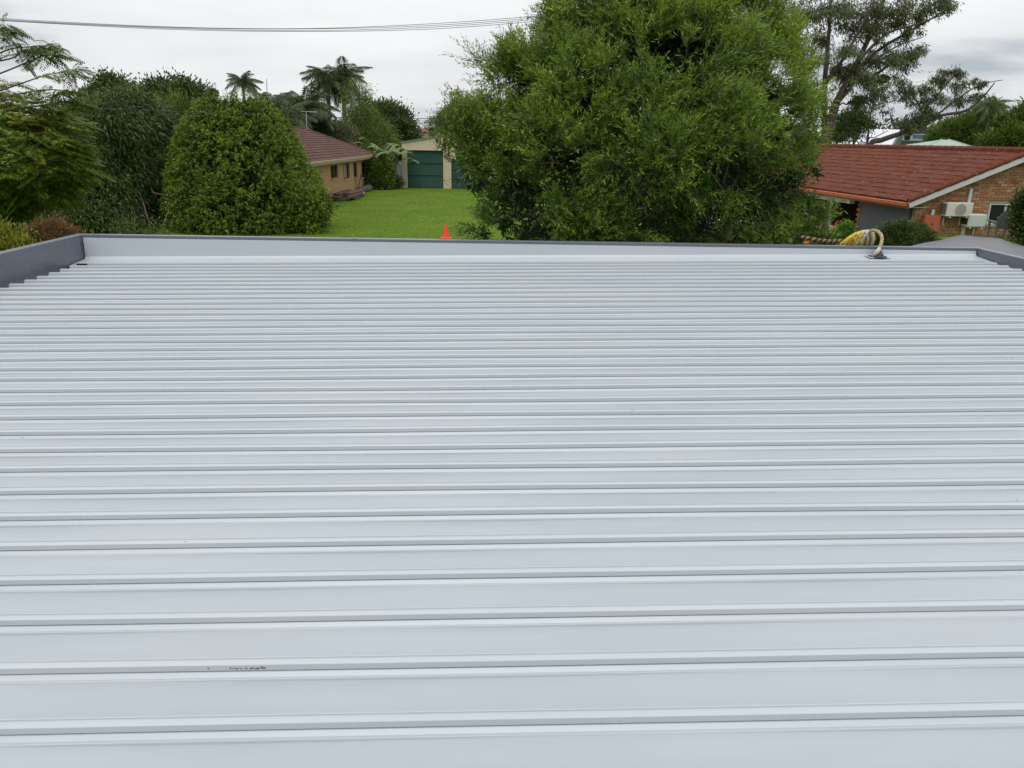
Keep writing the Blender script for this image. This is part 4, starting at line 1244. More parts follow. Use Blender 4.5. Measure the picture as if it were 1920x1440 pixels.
mb = MB(); mb.quad((1.205, -0.58, 1.385), (1.68, -0.64, 1.16), (1.68, 0.64, 1.16), (1.205, 0.58, 1.385)); rwn = mb.build('rear_window', MT['carglass'], car, True); rwn.location = (0.025, 0, 0.02)
for x in (-1.3, 1.3):
    for s in (-1, 1):
        mb = MB(); c = np.array([x, s * 0.76, 0.31])
        mb.tube([c + (0, -0.1, 0), c + (0, -0.09, 0), c + (0, 0.09, 0), c + (0, 0.1, 0)], [0.28, 0.31, 0.31, 0.28], 20); w_ = mb.build('wheel', MT['tyre'], car, True)
        mb = MB(); mb.tube([c + (0, s * 0.09, 0), c + (0, s * 0.108, 0)], [0.20, 0.17], 14); mb.build('rim', MT['rim'], w_, True)
for s in (-1, 1):
    mb = MB(); mb.bbox(1.92, 2.13, s * 0.83 - 0.07, s * 0.83 + 0.04, 0.66, 0.98, 0.02); mb.build('tail_light', MT['redlens'], car, True)
mb = MB(); mb.bbox(2.0, 2.16, -0.78, 0.78, 0.3, 0.55, 0.04); mb.build('bumper', MT['carpaint'], car, True)

# grey slatted garden chair on the bank
MT['chairgrey'] = mat('grey_painted_timber', (0.17, 0.17, 0.18), (0.13, 0.13, 0.14), 8, 0.8, 0.3)
cb0 = at(1877, 443, 21.0); cz = float(ground_z(cb0[0], 21.0))
ch = thing('garden_chair', 'grey slatted garden chair seen from behind below the right house window', 'chair', (cb0[0], 21.0, cz), R(-8))
ctop = at(1877, 421, 21.0)[2] - cz
hb = max(0.75, ctop)
for i in range(9):
    t = (i - 4) / 4
    h = hb * (1 - 0.22 * t * t)
    mb = MB(); mb.obox((t * 0.235, -0.20, 0.25 + (h - 0.25) / 2), (1, 0, 0.0), (0, 1, 0.0), (0.12 * t, -0.12, 1), 0.027, 0.01, (h - 0.25) / 2); mb.build('back_slat', MT['chairgrey'], ch, True)
for i in range(5):
    mb = MB(); mb.box(-0.20, 0.20, -0.16 + i * 0.11, -0.07 + i * 0.11, 0.33 + i * 0.012, 0.352 + i * 0.012); mb.build('seat_slat', MT['chairgrey'], ch, True)
for s in (-1, 1):
    mb = MB(); mb.box(s * 0.21 - 0.02, s * 0.21 + 0.02, -0.16, -0.09, 0, 0.41); mb.build('leg', MT['chairgrey'], ch, True)
    mb = MB(); mb.box(s * 0.21 - 0.02, s * 0.21 + 0.02, 0.30, 0.38, 0, 0.41); mb.build('leg', MT['chairgrey'], ch, True)
    mb = MB(); mb.box(s * 0.22 - 0.04, s * 0.22 + 0.04, -0.16, 0.44, 0.412, 0.432); mb.build('armrest', MT['chairgrey'], ch, True)

# ---- far buildings on the right
MT['whiteroof'] = mat('white_factory_roof', (0.66, 0.66, 0.70), (0.60, 0.60, 0.64), 0.5, 0.6)
MT['paleWall'] = mat('pale_factory_wall', (0.45, 0.45, 0.45), rough=0.7)
MT['greenroof'] = mat('pale_green_roof', (0.33, 0.42, 0.33), (0.29, 0.38, 0.30), 1, 0.6)
MT['bluesign'] = mat('blue_panel', (0.04, 0.12, 0.32), rough=0.6)
MT['magenta'] = mat('magenta_panel', (0.42, 0.03, 0.14), rough=0.6)
MT['tealtrim'] = mat('dark_teal_trim', (0.06, 0.10, 0.11), rough=0.6)
d = 95.0
a, b = at(1560, 300, d), at(1668, 300, d)
zt = at(1690, 243, d + 10)[2]; zb_ = at(1640, 278, d)[2]
fac = thing('factory_building', 'long white roofed factory beyond the red tiled roof', 'building', ((a[0] + b[0]) / 2, d, 0))
mb = MB(); mb.quad((a[0], d, zb_), (b[0], d, zb_), (at(1691, 243, d + 10)[0], d + 10, zt), (a[0], d + 10, zt)); mb.quad((a[0], d + 10, zt - 0.01), (at(1691, 243, d + 10)[0], d + 10, zt - 0.01), (b[0], d + 20, zb_), (a[0], d + 20, zb_)); mb.build('roof', MT['whiteroof'], fac)
mb = MB(); mb.box(a[0], b[0] - 0.2, d + 0.3, d + 19.7, 0, zb_ - 0.05); mb.build('wall', MT['paleWall'], fac)
mb = MB(); mb.bar((b[0], d - 0.1, zb_ - 0.1), (at(1691, 243, d + 10)[0], d + 10, zt - 0.1), 0.25, 0.5); mb.build('barge_board', MT['tealtrim'], fac)
d = 105.0
a, b = at(1688, 280, d), at(1742, 280, d)
shop = thing('shop_building', 'pale flat roofed building with blue panel beyond the red tiled roof', 'building', ((a[0] + b[0]) / 2, d, 0))
zt = at(1715, 251, d)[2]
mb = MB(); mb.box(a[0], b[0], d, d + 12, 0, zt); mb.build('wall', MT['paleWall'], shop)
mb = MB(); z_ = at(1715, 258, d)[2]; z2_ = at(1715, 252.5, d)[2]; xa_, xb_ = at(1712, 255, d)[0], at(1736, 255, d)[0]; mb.box(xa_, xb_, d - 0.1, d - 0.002, z_, z2_); mb.build('blue_panel', MT['bluesign'], shop)
for vq in (266, 270):
    mb = MB(); z_ = at(1715, vq, d)[2]; mb.box(a[0], b[0], d - 0.3, d - 0.005, z_, z_ + 0.16); mb.build('eave_band', MT['tealtrim'], shop)
mb = MB(); z_ = at(1700, 277.5, d - 1)[2]; z2_ = at(1700, 273, d - 1)[2]; mb.box(at(1692, 275, d)[0], at(1709, 275, d)[0], d - 0.5, d - 0.31, z_, z2_); mb.build('magenta_panel', MT['magenta'], shop)
mb = MB(); mb.box(at(1697, 253, d)[0], at(1707, 253, d)[0], d - 0.06, d - 0.004, at(1700, 262, d)[2], at(1700, 254, d)[2]); mb.build('window', MT['glass'], shop)
d = 80.0
c = at(1777, 262, d + 4); l = at(1722, 281, d); r_ = at(1850, 281, d)
grn = thing('green_roofed_house', 'low house with pale green pyramid roof behind the red tiled ridge', 'house', (c[0], d + 4, 0))
mb = MB()
A = (l[0], d, l[2]); Bq = (r_[0], d, l[2]); Cq = (r_[0], d + 9, l[2]); Dq = (l[0], d + 9, l[2]); T1 = (c[0] - 0.4, d + 4.5, c[2]); T2 = (c[0] + 0.4, d + 4.5, c[2])
mb.quad(A, Bq, T2, T1); mb.quad(Bq, Cq, T2); mb.quad(Cq, Dq, T1, T2); mb.quad(Dq, A, T1); mb.build('roof', MT['greenroof'], grn)
mb = MB(); mb.box(l[0] + 0.5, r_[0] - 0.5, d + 0.5, d + 8.5, 0, l[2] + 0.02); mb.build('wall', MT['paleWall'], grn)
mb = MB(); caps(mb, A, T1, 0.08, 1.0); caps(mb, Bq, T2, 0.08, 1.0); mb.build('ridge_capping', MT['greenroof'], grn)
# far left: red roof seen in the gap and a pale wall behind the conifer
d = 120.0
c = at(785, 240, d); l = at(772, 248, d); r_ = at(806, 248, d)
far_h = thing('far_red_house', 'tiny red roofed house in the gap left of the cream shed ridge', 'house', (c[0], d, 0))
MT['farred'] = mat('far_red_roof', (0.28, 0.085, 0.06), rough=0.85)
mb = MB(); mb.quad((l[0], d, l[2]), (r_[0], d, l[2]), (c[0] + 0.6, d + 3, c[2]), (c[0] - 0.6, d + 3, c[2])); mb.quad((r_[0], d, l[2]), (r_[0], d + 6, l[2]), (c[0] + 0.6, d + 3, c[2])); mb.quad((r_[0], d + 6, l[2]), (l[0], d + 6, l[2]), (c[0] - 0.6, d + 3, c[2]), (c[0] + 0.6, d + 3, c[2])); mb.quad((l[0], d + 6, l[2]), (l[0], d, l[2]), (c[0] - 0.6, d + 3, c[2])); mb.build('roof', MT['farred'], far_h)
mb = MB(); mb.box(l[0] + 0.4, r_[0] - 0.4, d + 0.4, d + 5.6, 0, l[2] + 0.02); mb.build('wall', MT['paleWall'], far_h)
d = 52.0
a, b = at(330, 240, d), at(372, 250, d)
tn = thing('far_tan_house', 'low tan roofed house half hidden behind the round conifer', 'house', ((a[0] + b[0]) / 2, d, 0))
MT['tanroof'] = mat('tan_roof_sheet', (0.30, 0.22, 0.15), (0.24, 0.17, 0.12), 1.5, 0.8)
mb = MB(); zt = at(350, 241, d)[2]; zl = at(350, 252, d)[2]
mb.quad((a[0] - 2, d, zl), (b[0] + 2, d, zl), (b[0] + 2, d + 3, zt + 0.2), (a[0] - 2, d + 3, zt + 0.2)); mb.quad((a[0] - 2, d + 3, zt + 0.195), (b[0] + 2, d + 3, zt + 0.195), (b[0] + 2, d + 6, zl), (a[0] - 2, d + 6, zl)); mb.build('roof', MT['tanroof'], tn)
mb = MB(); mb.box(a[0] - 1.6, b[0] + 1.6, d + 0.3, d + 5.7, 0, zl); mb.build('wall', MT['paleWall'], tn)

# ================================================================== VEGETATION
MT['bark'] = mat('grey_brown_bark', (0.14, 0.10, 0.075), (0.085, 0.06, 0.048), 14, 0.95, 0.6, stretch=(1, 1, 0.25))
MT['palebark'] = mat('pale_bark', (0.22, 0.17, 0.135), (0.10, 0.075, 0.06), 9, 0.95, 0.6, stretch=(1, 1, 0.2))
MT['redbark'] = mat('reddish_gum_bark', (0.115, 0.082, 0.068), (0.055, 0.040, 0.034), 4, 0.95, 0.6, stretch=(1, 1, 0.2))

# ---- the big willow-leaved tree behind the roof
def big_tree():
    rng = np.random.default_rng(42)
    D0 = 13.2
    base = onz(1190, 700, 0.0); base = np.array([at(1190, 450, D0)[0], D0, 0.0])
    t = thing('bottlebrush_tree', 'large bright green willowy tree right behind the metal roof', 'tree', base)
    L = [(1180, 60, 13.4, 135), (1095, 95, 13.2, 75), (1290, 70, 13.6, 130), (1385, 110, 13.6, 95), (1180, -40, 13.6, 130), (1320, -30, 13.8, 90),
         (1050, 130, 13.0, 70), (1440, 190, 13.5, 62), (968, 135, 13.0, 36), (955, 112, 13.0, 18), (1020, 112, 13.0, 26), (985, 190, 13.0, 55), (1010, 225, 12.9, 75), (915, 205, 12.9, 38), (855, 215, 12.8, 26), (1120, 190, 12.6, 110), (1290, 180, 12.5, 130), (1400, 230, 12.9, 95),
         (1080, 290, 12.3, 100), (950, 285, 12.8, 58), (1220, 290, 12.0, 110), (1340, 310, 12.2, 110), (1440, 300, 12.9, 65), (900, 310, 12.6, 34), (880, 255, 12.7, 32),
         (975, 360, 12.5, 68), (1090, 390, 12.1, 90), (1210, 400, 11.8, 85), (1320, 400, 12.1, 85), (1420, 380, 12.5, 75), (1480, 335, 12.6, 44), (1528, 322, 12.5, 22), (1462, 245, 13.0, 46), (1478, 392, 12.8, 38), (945, 420, 12.7, 34), (892, 348, 12.7, 28), (912, 398, 12.7, 24), (908, 440, 12.7, 26), (1000, 450, 12.5, 60),
         (1140, 470, 12.0, 80), (1280, 470, 12.0, 80), (1400, 460, 12.4, 75), (1440, 462, 12.8, 40)]
    lob = lobes_px(L)
    # tufts at branch ends
    Cb, db = shell_points(rng, lob, 500, 0.78, 0.7, 0.86, zmin=0.5)
    kp = rng.random(len(Cb)) < np.where((Cb[:, 2] < 3.7) & (Cb[:, 1] < 13.0), 0.36, 0.95)
    Cb = Cb[kp]; db = db[kp]
    kb = rng.integers(3, 8, len(Cb)); C = np.repeat(Cb, kb, axis=0) + rng.normal(size=(kb.sum(), 3)) * 0.15; d = unit(np.repeat(db, kb, axis=0) + 0.25 * rng.normal(size=(kb.sum(), 3)))
    # a few stray sprays stand out of the outline
    Cs, ds = shell_points(rng, lob, 150, 1.0, 1.0, 0.98, zmin=1.2)
    Cs = Cs + ds * rng.uniform(0.02, 0.25, (len(Cs), 1))
    C = np.concatenate([C, Cs]); d = np.concatenate([d, ds])
    m = len(C)
    ax = unit(d * 0.75 + rng.normal(size=(m, 3)) * 0.25 + np.array([0, 0, 0.40]))
    size = rng.uniform(0.6, 1.3, m)
    NT = 19
    idx = np.repeat(np.arange(m), NT); n = len(idx)
    td = unit(ax[idx] + rng.normal(size=(n, 3)) * 0.42)
    tl = rng.uniform(0.22, 0.46, n) * size[idx]
    tb = C[idx] - ax[idx] * 0.16 + rng.normal(size=(n, 3)) * 0.05
    tcol = 0.55 + 0.15 * rng.normal(size=m)[idx] + 0.07 * rng.normal(size=n) + 0.10 * (C[idx][:, 2] - 3.4)  # tint lightens with height, painting top light into the crown
    NL = 14
    j = np.repeat(np.arange(n), NL); N_ = len(j)
    s = np.tile(np.linspace(0.15, 1.0, NL), n) + rng.uniform(-0.03, 0.03, N_)
    P = tb[j] + td[j] * (tl[j] * s)[:, None]
    P[:, 2] -= 0.10 * tl[j] * s ** 2
    Dn = unit(td[j] * rng.uniform(0.6, 1.2, (N_, 1)) + rnd_dir(rng, N_) * 0.7 + np.array([0, 0, 0.08]))
    V = leaves(P, Dn, rng.uniform(0.055, 0.105, N_), rng.uniform(0.011, 0.019, N_), rng, 0.08)
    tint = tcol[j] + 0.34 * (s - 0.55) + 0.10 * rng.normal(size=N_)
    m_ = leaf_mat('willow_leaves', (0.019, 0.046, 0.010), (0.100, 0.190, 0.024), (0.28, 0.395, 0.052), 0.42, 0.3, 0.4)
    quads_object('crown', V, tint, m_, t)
    # inner and back leaves, crown shade put into their dark tint
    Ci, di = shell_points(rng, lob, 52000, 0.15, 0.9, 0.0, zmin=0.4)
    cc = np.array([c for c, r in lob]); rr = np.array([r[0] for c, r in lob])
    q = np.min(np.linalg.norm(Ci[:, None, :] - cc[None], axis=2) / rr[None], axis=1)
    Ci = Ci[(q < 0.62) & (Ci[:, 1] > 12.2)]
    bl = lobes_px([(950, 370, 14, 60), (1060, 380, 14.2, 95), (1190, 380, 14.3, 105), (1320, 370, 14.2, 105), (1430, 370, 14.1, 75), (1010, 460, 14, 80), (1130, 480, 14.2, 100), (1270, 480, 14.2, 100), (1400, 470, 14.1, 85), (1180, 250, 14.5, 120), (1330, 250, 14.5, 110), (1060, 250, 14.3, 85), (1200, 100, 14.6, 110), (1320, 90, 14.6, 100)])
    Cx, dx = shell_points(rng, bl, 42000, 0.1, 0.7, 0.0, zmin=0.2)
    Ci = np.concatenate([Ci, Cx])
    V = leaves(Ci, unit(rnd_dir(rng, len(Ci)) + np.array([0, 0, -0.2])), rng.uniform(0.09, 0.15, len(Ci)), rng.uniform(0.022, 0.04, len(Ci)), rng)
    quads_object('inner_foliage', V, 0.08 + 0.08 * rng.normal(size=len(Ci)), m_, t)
    # twigs
    kk = rng.random(n) < 0.5
    a = tb[kk]; b = a + td[kk] * tl[kk][:, None]
    S = unit(np.cross(td[kk], rnd_dir(rng, kk.sum()))) * 0.004
    TW = np.stack([a - S, a + S, b + S * 0.3, b - S * 0.3], 1)
    mb = MB()
    # stems
    stems = [((1165, 470), (1163, 372), (1150, 300), (1100, 150)), ((1020, 470), (1008, 420), (985, 370), (960, 300)), ((1100, 470), (1102, 370), (1080, 250), (1060, 130)),
             ((1255, 470), (1270, 380), (1300, 250), (1330, 60)), ((1360, 470), (1365, 380), (1400, 270), (1430, 180)), ((1395, 470), (1430, 410), (1470, 350), (1520, 325)), ((1215, 470), (1200, 300), (1190, 120), (1180, 0))]
    tips = []
    for st in stems:
        ds_ = 12.2 + 1.0 * rng.random()
        g = base + np.array([(at(st[0][0], 450, 13)[0] - base[0]) * 0.55, rng.uniform(-0.3, 0.3), 0])
        pts = smooth_path([g] + [at(u, v, ds_ + 0.2 * i) for i, (u, v) in enumerate(st)], 16)
        mb.tube(pts, np.linspace(0.075, 0.018, 16), 8)
        tips += [(p, 0.075 - 0.057 * i / 15) for i, p in enumerate(pts) if i > 3]
    tp = np.array([p for p, r in tips])
    order = rng.permutation(len(C))[:420]
    for i in order:
        q = C[i] - ax[i] * 0.15
        dd = np.linalg.norm(tp - q + np.array([0, 0, 0.4]), axis=1); k = int(np.argmin(dd + 0.3 * rng.random(len(dd))))
        limb(mb, rng, tp[k], q, min(0.02, tips[k][1] * 0.6), 0.005, 0.12, 4, 5, -0.03)
    mb.build('trunk', MT['palebark'], t, smooth=True)
    quads_object('twigs', TW, np.zeros(len(TW)), MT['bark'], t)
big_tree()

# ---- round golden-green conifer with scalloped lobes
def conifer():
    rng = np.random.default_rng(7)
    D0 = 33.2
    c0 = at(465, 330, D0)
    t = thing('round_conifer', 'dense round yellow green conifer on the left of the lawn', 'tree', (c0[0], D0, 0))
    outline = [(193, 412, 490), (200, 385, 508), (215, 362, 526), (250, 340, 550), (290, 328, 568), (330, 315, 598), (370, 310, 612), (400, 310, 620), (430, 318, 612), (460, 330, 600)]
    vs_ = np.array([q[0] for q in outline]); lo = np.array([q[1] for q in outline]); hi = np.array([q[2] for q in outline])
    C = []; Rr = []; O = []
    for _ in range(430):
        v = rng.uniform(198, 468); a = np.interp(v, vs_, lo); b = np.interp(v, vs_, hi)
        um = (a + b) / 2; hw = (b - a) / 2 * pxm(D0)
        th = rng.uniform(0, 2 * PI)
        z = at(um, v, D0)[2]; xm = at(um, v, D0)[0]
        r = rng.uniform(0.30, 0.56)
        k = max(0.0, hw - r * 0.95)
        C.append((xm + k * math.cos(th), D0 + k * math.sin(th) * 0.95, z - 0.1)); Rr.append(r); O.append((math.cos(th), math.sin(th), 0.2 + 0.8 * (z > 4.2)))
    # lower right lobe that bulges onto the lawn
    for _ in range(45):
        p = at(rng.uniform(560, 598), rng.uniform(365, 432), 31.6); C.append(p + rng.normal(size=3) * 0.2); Rr.append(rng.uniform(0.3, 0.5)); O.append((0.6, -0.6, 0.2))
    C = np.array(C); Rr = np.array(Rr); O = unit(np.array(O, float)); m = len(C)
    lobcol = 0.45 + 0.13 * rng.normal(size=m)
    NS = 27
    idx = np.repeat(np.arange(m), NS); n = len(idx)
    dr = unit(rng.normal(size=(n, 3)) + O[idx] * 0.7 + np.array([0, -0.2, 0.3]))
    P0 = C[idx] + dr * Rr[idx][:, None] * rng.uniform(0.62, 0.85, (n, 1)) * np.array([0.9, 0.9, 1.2])
    # each spray rises from the lobe, then its tips nod over
    sd_ = unit(dr * 0.55 + np.array([0, 0, 0.75]) + 0.25 * rnd_dir(rng, n))
    sl2 = rng.uniform(0.13, 0.27, n)
    scol = 0.10 * rng.normal(size=n)
    NF = 16
    j = np.repeat(np.arange(n), NF); N_ = len(j)
    f = np.tile(np.linspace(0.0, 1.0, NF), n)
    P = P0[j] + sd_[j] * (sl2[j] * f)[:, None] + dr[j] * (0.11 * f * f)[:, None] + np.array([0, 0, -1.0]) * (0.10 * f ** 3)[:, None]
    P = P + rng.normal(size=(N_, 3)) * 0.018
    Dn = unit(dr[j] * 0.7 + rnd_dir(rng, N_) * 0.8 + np.array([0, 0, -0.15]) + sd_[j] * 0.3)
    V = leaves(P, Dn, rng.uniform(0.05, 0.10, N_), rng.uniform(0.026, 0.045, N_), rng, 0.4)
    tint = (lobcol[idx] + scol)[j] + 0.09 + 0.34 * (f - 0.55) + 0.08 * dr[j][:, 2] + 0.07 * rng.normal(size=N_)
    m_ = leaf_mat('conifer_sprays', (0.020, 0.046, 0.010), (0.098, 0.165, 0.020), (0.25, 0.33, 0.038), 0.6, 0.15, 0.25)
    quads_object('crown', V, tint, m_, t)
    # inner foliage, its shade painted in by a darker tint
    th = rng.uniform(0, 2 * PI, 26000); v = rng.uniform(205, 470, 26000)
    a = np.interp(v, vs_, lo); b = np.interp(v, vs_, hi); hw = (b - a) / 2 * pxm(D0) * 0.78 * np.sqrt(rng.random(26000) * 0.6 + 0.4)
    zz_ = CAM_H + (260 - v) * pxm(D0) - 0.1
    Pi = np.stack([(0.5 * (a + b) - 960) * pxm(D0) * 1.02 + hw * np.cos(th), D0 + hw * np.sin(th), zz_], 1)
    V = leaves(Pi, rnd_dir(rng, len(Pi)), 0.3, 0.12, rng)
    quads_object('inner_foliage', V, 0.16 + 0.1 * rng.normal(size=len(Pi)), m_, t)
    mb = MB(); limb(mb, rng, (c0[0], D0, 0), at(465, 205, D0), 0.2, 0.03, 0.02, 8); 
    for k in range(26):
        z = rng.uniform(0.3, 4.0); q = C[rng.integers(m)]; limb(mb, rng, (c0[0], D0, z), q, 0.05, 0.012, 0.08, 4, 5)
    mb.build('trunk', MT['bark'], t, smooth=True)
conifer()

# ---- generic leafy tree
def leafy(name, label, cat, lst, ncl, per, rc, L, W, m, seed, group=None, trunk_r=0.15, base_uv=None, droop=0.0, up=0.15, rin=0.6, tvar=0.35, bark='bark', limbs=True, zmin=None, out_b=0.6, ground=None, power=0.6, cull=0.7, flatc=1.0, nl=None):
    rng = np.random.default_rng(seed)
    lob = lobes_px(lst)
    cs = np.array([c for c, r in lob])
    bx_ = cs[:, 0].mean() if base_uv is None else at(base_uv[0], 300, base_uv[1])[0]
    by_ = cs[:, 1].mean() if base_uv is None else base_uv[1]
    gz = float(ground_z(bx_, by_)) if ground is None else ground
    t = thing(name, label, cat, (bx_, by_, gz), 0, group)
    V, tint, P = clump_crown(rng, lob, ncl, per, rc, L, W, rin, out_b, up, droop, zmin, tvar, power, cull, flatc)
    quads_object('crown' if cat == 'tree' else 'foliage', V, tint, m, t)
    mb = MB()
    topc = cs[np.argmax(cs[:, 2])]
    tp = limb(mb, rng, (bx_, by_, gz - 0.05), topc, trunk_r, trunk_r * 0.25, 0.05, 8, 8)
    for i, (c, r) in enumerate(lob):
        k = rng.integers(2, 6); limb(mb, rng, tp[k], c, trunk_r * 0.5, trunk_r * 0.12, 0.12, 5, 6)
    for i in rng.permutation(len(P))[:nl if nl is not None else min(60, len(P))]:
        k = int(np.argmin(np.linalg.norm(cs - P[i], axis=1)))
        limb(mb, rng, cs[k], P[i], trunk_r * 0.14, trunk_r * 0.05, 0.12, 3, 4)
    mb.build('trunk' if cat == 'tree' else 'stems', MT[bark], t, smooth=True)
    return t
LM = {}
LM['dark'] = leaf_mat('dark_green_leaves', (0.024, 0.044, 0.013), (0.055, 0.092, 0.022), (0.115, 0.155, 0.036), 0.5, 0.2)
LM['sheoak'] = leaf_mat('she_oak_leaves', (0.022, 0.045, 0.013), (0.066, 0.112, 0.026), (0.150, 0.205, 0.050), 0.5, 0.2)
LM['mid'] = leaf_mat('mid_green_leaves', (0.036, 0.070, 0.014), (0.085, 0.145, 0.022), (0.165, 0.225, 0.036), 0.5, 0.25)
LM['fig'] = leaf_mat('deep_green_fig_leaves', (0.026, 0.046, 0.014), (0.058, 0.092, 0.022), (0.115, 0.155, 0.038), 0.45, 0.15, 0.5)
LM['olive'] = leaf_mat('olive_leaves', (0.050, 0.068, 0.030), (0.115, 0.135, 0.058), (0.20, 0.215, 0.10), 0.55, 0.2)
LM['lime'] = leaf_mat('light_green_leaves', (0.055, 0.10, 0.018), (0.11, 0.17, 0.03), (0.19, 0.25, 0.05), 0.5, 0.3)
LM['porch'] = leaf_mat('bright_pot_leaves', (0.07, 0.16, 0.02), (0.15, 0.29, 0.04), (0.26, 0.4, 0.08), 0.5, 0.3)
LM['yellow'] = leaf_mat('yellow_green_leaves', (0.07, 0.105, 0.012), (0.17, 0.20, 0.022), (0.33, 0.31, 0.04), 0.5, 0.3)
LM['red'] = leaf_mat('reddish_leaves', (0.075, 0.085, 0.024), (0.15, 0.105, 0.045), (0.27, 0.105, 0.055), 0.5, 0.25)
LM['poin'] = leaf_mat('feathery_leaves', (0.042, 0.090, 0.012), (0.125, 0.210, 0.020), (0.29, 0.295, 0.036), 0.5, 0.3)
LM['palm'] = leaf_mat('palm_leaflets', (0.024, 0.042, 0.015), (0.062, 0.092, 0.026), (0.13, 0.165, 0.042), 0.42, 0.2, 0.5)
LM['banana'] = leaf_mat('banana_leaf', (0.06, 0.105, 0.03), (0.11, 0.17, 0.05), (0.19, 0.25, 0.085), 0.4, 0.3, 0.5)
LM['deadfrond'] = leaf_mat('dead_fronds', (0.06, 0.045, 0.035), (0.11, 0.085, 0.065), (0.17, 0.13, 0.09), 0.8, 0.1, 0.2)
LM['farhaze'] = leaf_mat('far_tree_leaves', (0.038, 0.052, 0.034), (0.062, 0.078, 0.048), (0.092, 0.108, 0.066), 0.7, 0.15, 0.2)

# dark drooping tree between the feathery tree and the conifer
leafy('she_oak_tree', 'dark olive green bushy tree between feathery tree and round conifer', 'tree',
      [(245, 225, 33, 48), (215, 235, 32, 50), (280, 250, 34.5, 50), (180, 255, 32, 52), (310, 285, 36.3, 45), (150, 300, 31, 55), (230, 310, 32.5, 75), (290, 330, 34.6, 65), (185, 370, 31, 66), (262, 400, 34.3, 60), (120, 370, 30.8, 65), (70, 380, 31, 55), (330, 400, 35.5, 55), (150, 430, 30, 60), (85, 440, 30.5, 52), (245, 192, 33, 16), (222, 200, 33, 14), (268, 205, 33, 15), (330, 340, 36.2, 40), (205, 445, 30.5, 55), (270, 440, 32.5, 45), (292, 452, 29.6, 30), (250, 455, 29.4, 32), (318, 462, 29.6, 22)],
      2300, 60, 0.20, 0.22, 0.040, LM['sheoak'], 12, trunk_r=0.12, droop=0.5, up=0.15, tvar=0.5, zmin=0.15, nl=20, rin=0.66)

# ---- feathery tree at the far left
def feathery():
    rng = np.random.default_rng(31)
    base = np.array([at(-120, 400, 18.5)[0], 18.5, 0])
    t = thing('feathery_tree', 'feathery leaved green tree at the left edge of the picture', 'tree', base)
    lob = lobes_px([(40, 290, 17.5, 110, 0.8), (-60, 280, 18, 140), (100, 250, 17.8, 60, 0.7), (120, 310, 17.8, 48, 0.8), (10, 370, 17.6, 70, 0.6), (60, 205, 18, 55, 0.5), (-80, 380, 18, 110), (90, 350, 17.8, 50, .7)])
    C, d = shell_points(rng, lob, 3000, 0.45, 0.6, 0.6)
    br = [((-60, 190), (30, 160), (90, 140), (140, 133)), ((-60, 160), (20, 130), (70, 108), (100, 100)), ((-60, 130), (10, 95), (50, 88), (90, 85)), ((-60, 200), (40, 175), (95, 168), (130, 172)), ((-80, 90), (-20, 70), (0, 55), (12, 52)), ((-60, 215), (60, 200), (120, 192), (150, 195)), ((-40, 120), (20, 110), (45, 96), (70, 96))]
    mb = MB(); ex = []; ed = []
    for b in br:
        dd = 17.3 + rng.uniform(-0.4, 0.5)
        pts = smooth_path([at(u, v, dd + 0.15 * i) for i, (u, v) in enumerate(b)], 14)
        mb.tube(pts, np.linspace(0.022, 0.005, 14), 5)
        for i in range(3, 14):
            for _ in range(2 if i < 12 else 6):
                if rng.random() < (0.55 if i < 10 else 1.0):
                    ex.append(pts[i] + rng.normal(size=3) * 0.05); ed.append(unit(np.array([rng.normal() * 0.6 + 0.25, rng.normal() * 0.8, rng.normal() * 0.22 - 0.04])))
    Cn = np.concatenate([C, np.array(ex)]); m = len(Cn)
    fd = unit(np.stack([rng.normal(size=len(C)) * 0.8, rng.normal(size=len(C)) * 0.8, rng.normal(size=len(C)) * 0.22 - 0.03], 1) + d * 0.6 * np.array([1, 1, 0.3]))
    fd = np.concatenate([fd, np.array(ed)])
    col = np.concatenate([0.56 + 0.2 * rng.normal(size=len(C)) + 0.25 * np.clip((C[:, 2] - 3.6), -1, 1), 0.30 + 0.1 * rng.normal(size=len(ex))])
    K = 11
    fl = rng.uniform(0.30, 0.50, m)
    Vs = []; ts = []
    sidev = unit(np.cross(fd, np.array([0, 0, 1.0]) + 0.25 * rnd_dir(rng, m)))
    for s in (-1, 1):
        for i in range(K):
            q = (i + 1) / K
            P = Cn + fd * (fl * q)[:, None]; P[:, 2] -= 0.28 * fl * q * q
            ln = fl * 0.36 * math.sin(PI * (0.18 + 0.74 * q)) ** 0.8
            Dn = unit(sidev * s + fd * 0.5 + np.array([0, 0, -0.22]) + 0.08 * rnd_dir(rng, m))
            Vs.append(leaves(P, Dn, ln, 0.032, rng, 0.2, flat=np.array([0, 0, 1.0]))); ts.append(col + 0.06 * rng.normal(size=m))
    R0 = leaves(Cn, fd, fl, 0.010, rng, 0.28, flat=np.array([0, 0, 1.0])); Vs.append(R0); ts.append(col)
    quads_object('crown', np.concatenate(Vs), np.concatenate(ts), LM['poin'], t)
    limb(mb, rng, base, at(-90, 250, 18.3), 0.16, 0.08, 0.04, 8)
    for q in br: limb(mb, rng, at(-90, 260, 18.3), at(q[0][0], q[0][1], 17.4), 0.05, 0.022, 0.06, 5, 6)
    for i in rng.permutation(len(C))[:40]: limb(mb, rng, lob[int(np.argmin([np.linalg.norm(c - C[i]) for c, r in lob]))][0], C[i], 0.02, 0.006, 0.1, 3, 4)
    for c, r in lob: limb(mb, rng, at(-90, 280, 18.3), c, 0.045, 0.015, 0.08, 5, 6)
    mb.build('trunk', MT['bark'], t, smooth=True)
feathery()

